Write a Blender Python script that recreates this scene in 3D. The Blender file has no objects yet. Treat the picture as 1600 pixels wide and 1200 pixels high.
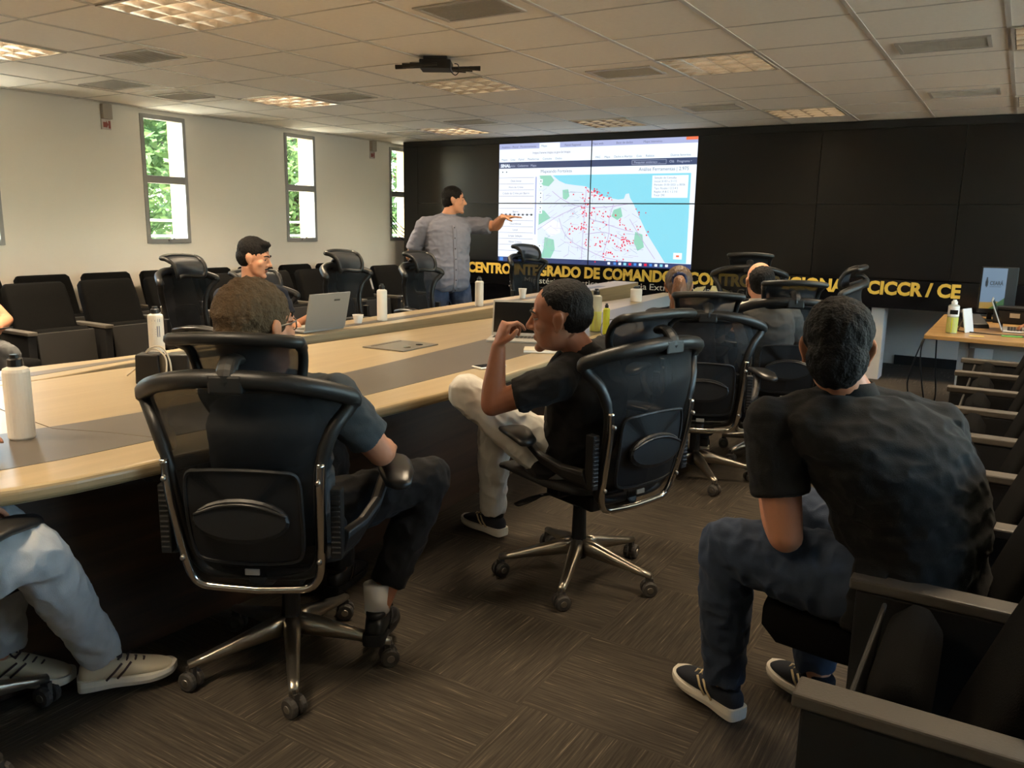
import bpy, bmesh, math, random
from mathutils import Vector, Matrix, noise
random.seed(7)
S = bpy.context.scene
COL = S.collection
V = Vector
PI = math.pi

# ------------------------------------------------------------------ camera, sky, sun, exposure
CAM_H = 1.42
cam_d = bpy.data.cameras.new('camera')
cam = bpy.data.objects.new('camera', cam_d)
COL.objects.link(cam)
cam_d.sensor_width = 36.0
cam_d.lens = 1278.28 / 1600.0 * 36.0
cam_d.clip_start = 0.05
_r = V((0.85116366, 0.52461238, 0.01738622))
_u = V((-0.11529038, 0.15453499, 0.98123752))
_f = V((-0.51208256, 0.83719818, -0.19201733))
cam.matrix_world = Matrix(((_r.x, _u.x, -_f.x, 0), (_r.y, _u.y, -_f.y, 0), (_r.z, _u.z, -_f.z, CAM_H), (0, 0, 0, 1)))
S.camera = cam

w = bpy.data.worlds.new('sky')
S.world = w
w.use_nodes = True
_nt = w.node_tree
_sky = _nt.nodes.new('ShaderNodeTexSky')
_sky.sky_type = 'NISHITA'
_sky.sun_disc = False
_sky.sun_elevation = math.radians(48)
_sky.sun_rotation = math.radians(200)
_nt.links.new(_sky.outputs[0], _nt.nodes['Background'].inputs[0])
_nt.nodes['Background'].inputs[1].default_value = 1.45

sun_d = bpy.data.lights.new('sun', 'SUN')
sun_d.energy = 22.0
sun_d.color = (1.0, 0.93, 0.82)
sun_d.angle = 0.01
sun = bpy.data.objects.new('sun', sun_d)
COL.objects.link(sun)
sun.rotation_mode = 'QUATERNION'
sun.rotation_quaternion = V((0.14, 0.62, -0.77)).to_track_quat('-Z', 'Y')

S.view_settings.view_transform = 'Standard'
S.view_settings.look = 'None'
S.view_settings.gamma = 1.0
S.view_settings.use_curve_mapping = False
S.view_settings.exposure = 1.3

# ------------------------------------------------------------------ helpers
def lin(c):
    return c / 12.92 if c <= 0.04045 else ((c + 0.055) / 1.055) ** 2.4
def rgb(r, g, b):
    return (lin(r / 255), lin(g / 255), lin(b / 255), 1.0)

MATS = {}
def mat(name, col, rough=0.6, metal=0.0, var=0.0, vscale=8.0, bump=0.0, bscale=60.0, emit=0.0, spec=0.5, alpha=1.0, stretch=None, coat=0.0, sheen=0.0):
    """principled material with procedural colour variation and bump in object space"""
    if name in MATS:
        return MATS[name]
    m = bpy.data.materials.new(name)
    m.use_nodes = True
    nt = m.node_tree
    b = nt.nodes['Principled BSDF']
    c = rgb(*col)
    b.inputs['Base Color'].default_value = c
    b.inputs['Roughness'].default_value = rough
    b.inputs['Metallic'].default_value = metal
    b.inputs['Specular IOR Level'].default_value = spec
    b.inputs['Coat Weight'].default_value = coat
    b.inputs['Sheen Weight'].default_value = sheen
    if alpha < 1:
        b.inputs['Alpha'].default_value = alpha
    if emit:
        b.inputs['Emission Color'].default_value = c
        b.inputs['Emission Strength'].default_value = emit
        b.inputs['Base Color'].default_value = (0.02, 0.02, 0.02, 1)
    if var or bump:
        tc = nt.nodes.new('ShaderNodeTexCoord')
        mp = nt.nodes.new('ShaderNodeMapping')
        nt.links.new(tc.outputs['Object'], mp.inputs[0])
        if stretch:
            mp.inputs['Scale'].default_value = stretch
    if var:
        n = nt.nodes.new('ShaderNodeTexNoise')
        n.inputs['Scale'].default_value = vscale
        n.inputs['Detail'].default_value = 5
        nt.links.new(mp.outputs[0], n.inputs[0])
        mx = nt.nodes.new('ShaderNodeMix')
        mx.data_type = 'RGBA'
        mx.inputs[6].default_value = tuple(x * (1 - var) for x in c[:3]) + (1,)
        mx.inputs[7].default_value = tuple(min(1, x * (1 + var)) for x in c[:3]) + (1,)
        nt.links.new(n.outputs[0], mx.inputs[0])
        nt.links.new(mx.outputs[2], b.inputs['Base Color'])
    if bump:
        n2 = nt.nodes.new('ShaderNodeTexNoise')
        n2.inputs['Scale'].default_value = bscale
        n2.inputs['Detail'].default_value = 4
        nt.links.new(mp.outputs[0], n2.inputs[0])
        bp = nt.nodes.new('ShaderNodeBump')
        bp.inputs['Strength'].default_value = bump
        bp.inputs['Distance'].default_value = 0.01
        nt.links.new(n2.outputs[0], bp.inputs['Height'])
        nt.links.new(bp.outputs[0], b.inputs['Normal'])
    MATS[name] = m
    return m

def spl(pts, n=8, closed=False):
    """Catmull-Rom through points (tuples of any length)"""
    P = [tuple(p) for p in pts]
    out = []
    N = len(P)
    segs = N if closed else N - 1
    for i in range(segs):
        if closed:
            a, b, c, d = P[(i - 1) % N], P[i], P[(i + 1) % N], P[(i + 2) % N]
        else:
            a, b, c, d = P[max(i - 1, 0)], P[i], P[i + 1], P[min(i + 2, N - 1)]
        for k in range(n):
            t = k / n
            out.append(tuple(0.5 * (2 * q + (r - p_) * t + (2 * p_ - 5 * q + 4 * r - s) * t * t + (3 * q - p_ - 3 * r + s) * t ** 3) for p_, q, r, s in zip(a, b, c, d)))
    if not closed:
        out.append(P[-1])
    return out

def ring(c, u, v, ru, rv, n=16, p=2.0):
    c = V(c); u = V(u); v = V(v)
    o = []
    for i in range(n):
        a = 2 * PI * i / n
        ca, sa = math.cos(a), math.sin(a)
        if p != 2.0:
            ca = math.copysign(abs(ca) ** (2 / p), ca)
            sa = math.copysign(abs(sa) ** (2 / p), sa)
        o.append(c + u * (ru * ca) + v * (rv * sa))
    return o

class MB:
    """collects geometry for ONE mesh object"""
    def __init__(s):
        s.v = []; s.f = []; s.m = []
    def add(s, vs, fs, mi=0):
        o = len(s.v)
        s.v += [V(x) for x in vs]
        for f in fs:
            s.f.append([i + o for i in f]); s.m.append(mi)
        return s
    def box(s, c, d, rot=None, mi=0):
        c = V(c); x, y, z = d[0] / 2, d[1] / 2, d[2] / 2
        vs = [V((i * x, j * y, k * z)) for k in (-1, 1) for j in (-1, 1) for i in (-1, 1)]
        if rot is not None:
            vs = [rot @ q for q in vs]
        return s.add([c + q for q in vs], [(0, 2, 3, 1), (4, 5, 7, 6), (0, 1, 5, 4), (1, 3, 7, 5), (3, 2, 6, 7), (2, 0, 4, 6)], mi)
    def b2(s, lo, hi, mi=0):
        return s.box([(a + b) / 2 for a, b in zip(lo, hi)], [abs(b - a) for a, b in zip(lo, hi)], None, mi)
    def loft(s, rings, cap=True, mi=0, closed=False):
        n = len(rings[0]); vs = [q for r in rings for q in r]; fs = []
        R = len(rings)
        for i in range(R if closed else R - 1):
            j2 = (i + 1) % R
            for k in range(n):
                a, b = i * n + k, i * n + (k + 1) % n
                c, d = j2 * n + (k + 1) % n, j2 * n + k
                fs.append((a, b, c, d))
        if cap and not closed:
            fs.append(tuple(range(n - 1, -1, -1)))
            fs.append(tuple((R - 1) * n + k for k in range(n)))
        return s.add(vs, fs, mi)
    def tube(s, pts, r=0.01, seg=8, closed=False, mi=0, flat=1.0, up=None):
        P = [V(q) for q in pts]; N = len(P); rings = []
        prev = None
        for i in range(N):
            if closed:
                t = P[(i + 1) % N] - P[(i - 1) % N]
            else:
                t = P[min(i + 1, N - 1)] - P[max(i - 1, 0)]
            if t.length < 1e-9: t = V((0, 0, 1))
            t.normalize()
            if prev is None:
                h = V(up) if up else (V((0, 0, 1)) if abs(t.z) < 0.9 else V((1, 0, 0)))
                u = t.cross(h).normalized()
            else:
                u = (prev - t * prev.dot(t))
                u = u.normalized() if u.length > 1e-6 else t.orthogonal().normalized()
            v = t.cross(u)
            prev = u
            ri = r[i] if isinstance(r, (list, tuple)) else r
            rings.append(ring(P[i], u, v, ri, ri * flat, seg))
        return s.loft(rings, True, mi, closed)
    def cone(s, a, b, ra, rb, seg=14, mi=0):
        return s.tube([a, b], [ra, rb], seg, mi=mi)
    def lathe(s, prof, c=(0, 0, 0), seg=20, mi=0, axis=None):
        rings = []
        for r, z in prof:
            rings.append(ring(V(c) + V((0, 0, z)), (1, 0, 0), (0, 1, 0), max(r, 1e-4), max(r, 1e-4), seg))
        return s.loft(rings, True, mi)
    def ell(s, c, r, rot=None, seg=16, rings=10, mi=0):
        c = V(c); vs = []; fs = []
        for i in range(rings + 1):
            th = PI * i / rings
            for k in range(seg):
                ph = 2 * PI * k / seg
                q = V((r[0] * math.sin(th) * math.cos(ph), r[1] * math.sin(th) * math.sin(ph), r[2] * math.cos(th)))
                if i in (0, rings): q = V((0, 0, r[2] * math.cos(th)))
                vs.append(c + (rot @ q if rot is not None else q))
        for i in range(rings):
            for k in range(seg):
                a, b = i * seg + k, i * seg + (k + 1) % seg
                c2, d = (i + 1) * seg + (k + 1) % seg, (i + 1) * seg + k
                fs.append((a, d, c2, b))
        return s.add(vs, fs, mi)
    def prism(s, poly, z0, z1, mi=0):
        n = len(poly)
        z0f = z0 if callable(z0) else (lambda x, y: z0)
        z1f = z1 if callable(z1) else (lambda x, y: z1)
        vs = [V((x, y, z0f(x, y))) for x, y in poly] + [V((x, y, z1f(x, y))) for x, y in poly]
        fs = [tuple(range(n - 1, -1, -1)), tuple(range(n, 2 * n))]
        fs += [(i, (i + 1) % n, n + (i + 1) % n, n + i) for i in range(n)]
        return s.add(vs, fs, mi)
    def strip(s, A, B, z0, z1, mi=0):
        """slab between two plan curves with equal point counts"""
        n = len(A)
        f0 = z0 if callable(z0) else (lambda x, y: z0)
        f1 = z1 if callable(z1) else (lambda x, y: z1)
        rings = []
        for (ax, ay), (bx, by) in zip(A, B):
            rings.append([V((ax, ay, f0(ax, ay))), V((bx, by, f0(bx, by))), V((bx, by, f1(bx, by))), V((ax, ay, f1(ax, ay)))])
        return s.loft(rings, True, mi)
    def build(s, name, m, parent=None, smooth=False, bev=0.0, sub=0, weld=True, bseg=2):
        me = bpy.data.meshes.new(name)
        me.from_pydata([tuple(q) for q in s.v], [], s.f)
        for i, mi in enumerate(s.m):
            me.polygons[i].material_index = mi
        bm = bmesh.new(); bm.from_mesh(me)
        if weld:
            bmesh.ops.remove_doubles(bm, verts=bm.verts, dist=1e-5)
        bmesh.ops.recalc_face_normals(bm, faces=bm.faces)
        bm.to_mesh(me); bm.free()
        for mm in (m if isinstance(m, (list, tuple)) else [m]):
            me.materials.append(mm)
        o = bpy.data.objects.new(name, me)
        COL.objects.link(o)
        if parent is not None: o.parent = parent
        if smooth:
            me.polygons.foreach_set('use_smooth', [True] * len(me.polygons))
        if bev:
            md = o.modifiers.new('bevel', 'BEVEL'); md.width = bev; md.segments = bseg; md.limit_method = 'ANGLE'; md.angle_limit = 0.6
        if sub:
            md = o.modifiers.new('sub', 'SUBSURF'); md.levels = sub; md.render_levels = sub
        return o

def tag(o, label, cat, group=None):
    o['label'] = label; o['category'] = cat
    if group: o['group'] = group
    return o
def struct(o, label=None):
    o['kind'] = 'structure'
    if label: o['label'] = label
    return o
def thing(name, label, cat, loc=(0, 0, 0), rz=0.0, group=None):
    o = bpy.data.objects.new(name, None)
    o.empty_display_size = 0.1
    COL.objects.link(o)
    o.location = loc; o.rotation_euler = (0, 0, rz)
    return tag(o, label, cat, group)
def dup(root, loc, rz, label, group=None):
    def cp(o, parent):
        c = o.copy(); COL.objects.link(c)
        if parent is not None: c.parent = parent
        for ch in o.children: cp(ch, c)
        return c
    r = cp(root, None)
    r.location = loc; r.rotation_euler = (0, 0, rz)
    r['label'] = label
    if group: r['group'] = group
    return r
def rotz(a): return Matrix.Rotation(a, 3, 'Z')
def rotx(a): return Matrix.Rotation(a, 3, 'X')
def roty(a): return Matrix.Rotation(a, 3, 'Y')

def text(name, s, size, m, parent, loc, rot=(PI / 2, 0, 0), align='CENTER', bold=0.0, width=None, extrude=0.001):
    cu = bpy.data.curves.new(name, 'FONT')
    cu.body = s; cu.size = size; cu.align_x = align; cu.align_y = 'BOTTOM_BASELINE'
    cu.offset = bold; cu.extrude = extrude; cu.resolution_u = 3
    to = bpy.data.objects.new(name, cu); COL.objects.link(to)
    dg = bpy.context.evaluated_depsgraph_get()
    me = bpy.data.meshes.new_from_object(to.evaluated_get(dg))
    bpy.data.objects.remove(to); bpy.data.curves.remove(cu)
    if width:
        xs = [q.co.x for q in me.vertices]
        k = width / (max(xs) - min(xs))
        x0 = min(xs)
        for q in me.vertices:
            q.co.x = (q.co.x - x0) * k + (0 if align == 'LEFT' else -width / 2)
    me.materials.clear(); me.materials.append(m)
    o = bpy.data.objects.new(name, me); COL.objects.link(o)
    o.location = loc; o.rotation_euler = rot
    if parent is not None: o.parent = parent
    return o
LSCALE = 0.62
# ------------------------------------------------------------------ shared materials
M_wall = mat('white_wall_paint', (234, 226, 214), 0.75, var=0.03, vscale=1.5, bump=0.05, bscale=120)
M_white = mat('white_lacquer', (225, 222, 215), 0.4)
M_black = mat('black_plastic', (20, 19, 19), 0.42, bump=0.05, bscale=200)
M_gloss = mat('black_gloss', (12, 12, 14), 0.15)
M_grey = mat('grey_plastic', (120, 118, 115), 0.5)
M_alu = mat('brushed_aluminium', (165, 160, 152), 0.35, 1.0)
M_chrome = mat('polished_chrome', (200, 196, 190), 0.14, 1.0)
M_tbar = mat('tee_bar_white', (190, 184, 176), 0.5)
M_vent = mat('vent_grey', (222, 216, 205), 0.6)
M_ventf = mat('vent_frame', (178, 172, 164), 0.5)

def tile_mat():
    m = mat('ceiling_tile', (232, 226, 216), 0.85, var=0.05, vscale=40, bump=0.25, bscale=350)
    return m
M_tile = tile_mat()

def carpet_mat():
    m = bpy.data.materials.new('striped_carpet_tile'); m.use_nodes = True
    nt = m.node_tree; L = nt.links.new; N = nt.nodes.new
    b = nt.nodes['Principled BSDF']; b.inputs['Roughness'].default_value = 0.95
    b.inputs['Specular IOR Level'].default_value = 0.15
    tc = N('ShaderNodeTexCoord')
    def streak(sc):
        mp = N('ShaderNodeMapping'); mp.inputs['Scale'].default_value = sc
        L(tc.outputs['Object'], mp.inputs[0])
        n = N('ShaderNodeTexNoise'); n.inputs['Scale'].default_value = 1.0; n.inputs['Detail'].default_value = 3; n.inputs['Roughness'].default_value = 0.7
        L(mp.outputs[0], n.inputs[0]); return n.outputs[0]
    a = streak((4, 140, 1)); c = streak((140, 4, 1))
    ch = N('ShaderNodeTexChecker'); ch.inputs['Scale'].default_value = 2.0
    ch.inputs[1].default_value = (1, 1, 1, 1); ch.inputs[2].default_value = (0, 0, 0, 1)
    off = N('ShaderNodeMapping'); off.inputs['Location'].default_value = (0.13, 0.07, 0.25)
    L(tc.outputs['Object'], off.inputs[0]); L(off.outputs[0], ch.inputs[0])
    mx = N('ShaderNodeMix'); mx.data_type = 'FLOAT'
    L(ch.outputs['Fac'], mx.inputs[0]); L(a, mx.inputs[2]); L(c, mx.inputs[3])
    r = N('ShaderNodeValToRGB')
    e = r.color_ramp.elements
    e[0].position = 0.38; e[0].color = rgb(62, 56, 49)
    e[1].position = 0.62; e[1].color = rgb(84, 76, 66)
    x = r.color_ramp.elements.new(0.70); x.color = rgb(128, 116, 100)
    L(mx.outputs[0], r.inputs[0]); L(r.outputs[0], b.inputs['Base Color'])
    bp = N('ShaderNodeBump'); bp.inputs['Strength'].default_value = 0.5; bp.inputs['Distance'].default_value = 0.004
    L(mx.outputs[0], bp.inputs['Height']); L(bp.outputs[0], b.inputs['Normal'])
    return m
M_carpet = carpet_mat()

def wood_mat(name, c0, c1, sc=(1.2, 14, 14), rough=0.35, coat=0.0):
    m = bpy.data.materials.new(name); m.use_nodes = True
    nt = m.node_tree; L = nt.links.new; N = nt.nodes.new
    b = nt.nodes['Principled BSDF']; b.inputs['Roughness'].default_value = rough
    b.inputs['Coat Weight'].default_value = coat
    tc = N('ShaderNodeTexCoord'); mp = N('ShaderNodeMapping'); mp.inputs['Scale'].default_value = sc
    L(tc.outputs['Object'], mp.inputs[0])
    n = N('ShaderNodeTexNoise'); n.inputs['Scale'].default_value = 1.6; n.inputs['Detail'].default_value = 8; n.inputs['Distortion'].default_value = 0.6
    L(mp.outputs[0], n.inputs[0])
    r = N('ShaderNodeValToRGB'); e = r.color_ramp.elements
    e[0].position = 0.32; e[0].color = rgb(*c0); e[1].position = 0.68; e[1].color = rgb(*c1)
    L(n.outputs[0], r.inputs[0]); L(r.outputs[0], b.inputs['Base Color'])
    return m
M_maple = wood_mat('pale_maple_laminate', (160, 140, 106), (171, 151, 116), (9, 0.9, 9), 0.33)
M_maple_edge = wood_mat('pale_maple_edge', (132, 113, 82), (148, 128, 95), (9, 0.9, 40), 0.4)
M_inlay = mat('taupe_inlay', (90, 82, 74), 0.38, var=0.06, vscale=3, stretch=(8, 1, 8))
M_darkwood = wood_mat('dark_wenge_veneer', (50, 35, 25), (80, 57, 40), (1, 0.8, 12), 0.42)
M_deskwood = wood_mat('desk_oak', (160, 120, 70), (186, 146, 92), (1.0, 9, 9), 0.4)

# ------------------------------------------------------------------ the room
XL, XR, YB, YN, ZC = -7.16, 3.6, 9.67, -3.2, 2.42
Y_SCREEN = 8.46
mb = MB(); mb.b2((XL - 0.4, YN, -0.1), (XR, YB + 0.2, 0)); struct(mb.build('floor', M_carpet), 'dark grey striped carpet tiles')
mb = MB(); mb.b2((XL - 0.4, YN, ZC), (XR, YB + 0.2, ZC + 0.1)); struct(mb.build('ceiling', M_tile), 'white mineral tile ceiling')
# windows on the left wall (Y0, Y1)
WIN = [(1.39, 1.87), (3.16, 3.64), (4.95, 5.44), (6.73, 7.20), (8.54, 9.02)]
WZ0, WZ1, WZM = 1.175, 2.375, 1.78
mb = MB()
ys = YN
for a, b in WIN:
    mb.b2((XL - 0.06, ys, 0), (XL, a, ZC)); mb.b2((XL - 0.06, a, 0), (XL, b, WZ0)); mb.b2((XL - 0.06, a, WZ1), (XL, b, ZC)); ys = b
mb.b2((XL - 0.06, ys, 0), (XL, YB, ZC))
struct(mb.build('wall_left', M_wall), 'long white wall with slim windows')
M_ochre = mat('ochre_facade_paint', (240, 204, 150), 0.8, var=0.06, vscale=2)
mb = MB(); ys = YN
for a, b in WIN:
    mb.b2((XL - 0.27, ys, -0.5), (XL - 0.07, a, ZC + 0.6)); mb.b2((XL - 0.27, a, -0.5), (XL - 0.07, b, WZ0 - 0.02)); mb.b2((XL - 0.27, a, WZ1 + 0.02), (XL - 0.07, b, ZC + 0.6)); ys = b
mb.b2((XL - 0.27, ys, -0.5), (XL - 0.07, YB + 0.2, ZC + 0.6))
struct(mb.build('wall_outer', M_ochre), 'ochre painted outer wall seen in the window reveals')
mb = MB(); mb.b2((XL, YB, 0), (XR, YB + 0.15, ZC)); struct(mb.build('wall_back', M_wall), 'white wall behind the video wall')
NY0, NY1, NZ0, NZ1 = 1.0, 9.0, 1.15, 2.3  # opening for the added daylight band, out of view
mb = MB(); mb.b2((XR, YN, 0), (XR + 0.15, NY0, ZC)); mb.b2((XR, NY1, 0), (XR + 0.15, YB, ZC)); mb.b2((XR, NY0, 0), (XR + 0.15, NY1, NZ0)); mb.b2((XR, NY0, NZ1), (XR + 0.15, NY1, ZC))
struct(mb.build('wall_right', M_wall), 'white right wall with an added window band')
mb = MB(); mb.b2((XL, YN - 0.15, 0), (XR, YN, ZC)); struct(mb.build('wall_near', M_wall))
M_base = mat('dark_skirting', (30, 28, 27), 0.5)
mb = MB(); mb.b2((-1.05, YB - 0.02, 0), (XR, YB - 0.001, 0.1)); struct(mb.build('baseboard_back', M_base))

def glass_mat():
    m = bpy.data.materials.new('window_glass'); m.use_nodes = True
    nt = m.node_tree; nt.nodes.remove(nt.nodes['Principled BSDF'])
    t = nt.nodes.new('ShaderNodeBsdfTransparent'); g = nt.nodes.new('ShaderNodeBsdfGlossy'); g.inputs['Roughness'].default_value = 0.02
    t.inputs[0].default_value = (0.93, 0.97, 0.94, 1)
    mx = nt.nodes.new('ShaderNodeMixShader'); mx.inputs[0].default_value = 0.07
    nt.links.new(t.outputs[0], mx.inputs[1]); nt.links.new(g.outputs[0], mx.inputs[2])
    nt.links.new(mx.outputs[0], nt.nodes['Material Output'].inputs[0])
    return m
M_glass = glass_mat()
M_wframe = mat('grey_window_frame', (150, 146, 142), 0.45, 0.2)
for i, (a, b) in enumerate(WIN):
    t = bpy.data.objects.new('window_%d' % (i + 1), None); COL.objects.link(t); t.location = (XL, (a + b) / 2, WZ0)
    struct(t, 'slim two pane window, grey frame')
    h = (b - a) / 2; H = WZ1 - WZ0; zm = WZM - WZ0
    f = MB()
    for y0, y1, z0, z1 in ((-h, -h + 0.035, 0, H), (h - 0.035, h, 0, H), (-h + 0.035, h - 0.035, 0, 0.045), (-h + 0.035, h - 0.035, H - 0.04, H), (-h + 0.035, h - 0.035, zm - 0.035, zm + 0.035)):
        f.b2((-0.05, y0, z0), (0.012, y1, z1))
    f.build('window_frame', M_wframe, t, bev=0.003)
    for z0, z1 in ((0.045, zm - 0.035), (zm + 0.035, H - 0.04)):
        g = MB(); g.b2((-0.03, -h + 0.035, z0), (-0.026, h - 0.035, z1)); g.build('pane', M_glass, t)
    k = MB(); k.b2((0.012, -0.02, 0.02), (0.03, 0.02, 0.04)); k.tube([(0.03, 0.0, 0.03), (0.045, 0.03, 0.055)], 0.006); k.build('window_handle', M_alu, t)

t = bpy.data.objects.new('window_6', None); COL.objects.link(t); t.location = (XR, 0, 0); struct(t, 'added unseen window band in the right wall, for extra daylight')  # unseen band added so that daylight brightens the left wall
f = MB(); nx = 8
for i in range(nx + 1):
    y = NY0 + (NY1 - NY0) * i / nx; f.b2((0.04, y - 0.025, NZ0), (0.1, y + 0.025, NZ1))
f.b2((0.04, NY0, NZ0), (0.1, NY1, NZ0 + 0.05)); f.b2((0.04, NY0, NZ1 - 0.05), (0.1, NY1, NZ1)); f.build('window_frame', M_wframe, t)
for i in range(nx):
    g = MB(); y = NY0 + (NY1 - NY0) * i / nx; g.b2((0.07, y + 0.025, NZ0 + 0.05), (0.075, y + (NY1 - NY0) / nx - 0.025, NZ1 - 0.05)); g.build('pane', M_glass, t)
# suspended grid: rows along Y every 0.625 m, cross bars every 0.608 m
GX0, GY0, TX, TY = -2.682, 3.731, 0.625, 0.608
mb = MB()
k = -7
while GX0 + k * TX < XR:
    x = GX0 + k * TX; mb.b2((x - 0.012, YN, ZC - 0.004), (x + 0.012, Y_SCREEN, ZC)); k += 1
j = -11
while GY0 + j * TY < Y_SCREEN:
    y = GY0 + j * TY; mb.b2((XL, y - 0.006, ZC - 0.0025), (XR, y + 0.006, ZC)); j += 1
struct(mb.build('trim_1', M_tbar), 'white tee bars of the suspended ceiling')

def cell(kx, jy): return (GX0 + (kx + 0.5) * TX, GY0 + (jy + 0.5) * TY)

# recessed luminaires with parabolic louvres
M_louv = mat('satin_louvre_aluminium', (215, 205, 192), 0.22, 1.0)
M_hous = mat('luminaire_housing', (205, 196, 184), 0.35, 0.6)
def tube_mat(n, st, col=(255, 214, 150)):
    return mat(n, col, 0.4, emit=st)
M_tubeoff = mat('fluorescent_tube_off', (225, 220, 210), 0.3)
LIT = {}
def luminaire(kx, jy, watts, label, lampcol=(1.0, 0.82, 0.58)):
    x, y = cell(kx, jy)
    t = thing('ceiling_light', label, 'ceiling light', (x, y, ZC), 0, 'recessed louvre lights in the ceiling')
    hx, hy = 0.29, 0.285
    f = MB()
    for s in (-1, 1):
        f.b2((s * hx, -hy, -0.010), (s * (hx + 0.016), hy, -0.0055)); f.b2((-hx - 0.016, s * hy, -0.010), (hx + 0.016, s * (hy + 0.014), -0.0055))
    f.build('frame', M_tbar, t)
    l = MB()
    # blades stand 45 mm deep, wedge shaped, hanging just below the tile plane recess
    for i in range(5):
        px = -hx + 0.004 + i * (2 * hx - 0.008) / 4
        l.loft([[V((px - 0.002, -hy, -0.008)), V((px + 0.002, -hy, -0.008)), V((px + 0.009, -hy, 0.05)), V((px - 0.009, -hy, 0.05))],
                [V((px - 0.002, hy, -0.008)), V((px + 0.002, hy, -0.008)), V((px + 0.009, hy, 0.05)), V((px - 0.009, hy, 0.05))]])
        py = -hy + 0.004 + i * (2 * hy - 0.008) / 4
        l.loft([[V((-hx, py - 0.002, -0.008)), V((-hx, py + 0.002, -0.008)), V((-hx, py + 0.011, 0.05)), V((-hx, py - 0.011, 0.05))],
                [V((hx, py - 0.002, -0.008)), V((hx, py + 0.002, -0.008)), V((hx, py + 0.011, 0.05)), V((hx, py - 0.011, 0.05))]])
    l.build('louvre', M_louv, t)
    h = MB()
    h.b2((-hx - 0.01, -hy - 0.01, 0.088), (hx + 0.01, hy + 0.01, 0.092))
    for s in (-1, 1):
        h.b2((s * (hx + 0.003), -hy - 0.01, 0.0), (s * (hx + 0.01), hy + 0.01, 0.09)); h.b2((-hx - 0.01, s * (hy + 0.003), 0.0), (hx + 0.01, s * (hy + 0.01), 0.09))
    h.build('housing', M_hous, t)
    for q in (-0.21, -0.07, 0.07, 0.21):
        u = MB(); u.cone((-0.27, q, 0.07), (0.27, q, 0.07), 0.008, 0.008, 10)
        u.build('tube', tube_mat('lamp_tube_%d' % int(watts * 10), watts * 0.4) if watts else M_tubeoff, t, smooth=True)
    if watts:
        ld = bpy.data.lights.new('lamp', 'AREA'); ld.shape = 'RECTANGLE'; ld.size = 0.5; ld.size_y = 0.5
        ld.energy = watts; ld.color = lampcol; ld.spread = math.radians(130)
        lo = bpy.data.objects.new('lamp', ld); COL.objects.link(lo); lo.parent = t; lo.location = (0, 0, 0.056)
    return t
# holes in the tiles: the ceiling slab is cut where a luminaire sits
def cut_ceiling(cells):
    o = bpy.data.objects['ceiling']
    xs = sorted({XL - 0.4, XR} | {cell(k, j)[0] + s * 0.302 for k, j in cells for s in (-1, 1)})
    ysr = sorted({YN, YB + 0.2} | {cell(k, j)[1] + s * 0.296 for k, j in cells for s in (-1, 1)})
    m = MB(); cs = [cell(k, j) for k, j in cells]
    for i in range(len(xs) - 1):
        for q in range(len(ysr) - 1):
            cx, cy = (xs[i] + xs[i + 1]) / 2, (ysr[q] + ysr[q + 1]) / 2
            if any(abs(cx - a) < 0.302 and abs(cy - b) < 0.296 for a, b in cs): continue
            m.b2((xs[i], ysr[q], ZC), (xs[i + 1], ysr[q + 1], ZC + 0.1))
    n = m.build('ceiling_tmp', M_tile, weld=False)
    old = o.data; o.data = n.data; bpy.data.objects.remove(n); bpy.data.meshes.remove(old)
LUM = [  # column, row, watts, label
    (-2, -2, 28, 'large louvre light in the ceiling at the top left, nearest of all'),
    (-5, -2, 62, 'louvre light cut by the left edge of the photo'),
    (-5, 2, 56, 'louvre light near the left wall above the second window'),
    (-2, 2, 18, 'pinkish louvre light right of the black ceiling bracket'),
    (1, 2, 20, 'golden louvre light in the right half of the ceiling, nearer of the two'),
    (-5, 6, 30, 'small bright louvre light near the far left corner of the ceiling'),
    (-2, 6, 4, 'reddish louvre light just above the lit map screen'),
    (1, 6, 18, 'golden louvre light close above the dark part of the video wall'),
    (4, 2, 20, 'louvre light at the right edge of the photo, nearer one'),
    (4, 6, 14, 'louvre light at the right edge of the photo, farther one'),
    (1, -2, 16, 'louvre light over the nearest theatre seats, behind the camera'),
    (-5, -6, 50, 'louvre light behind the camera by the left wall'),
    (-2, -6, 52, 'louvre light behind the camera over the table end'),
    (1, -6, 22, 'louvre light behind the camera at the right'),
    (4, -2, 16, 'louvre light right of the camera by the right wall'),
]
cut_ceiling([(a, b) for a, b, _, _ in LUM])
for a, b, wt, lb in LUM:
    luminaire(a, b, wt * LSCALE, lb)

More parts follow.
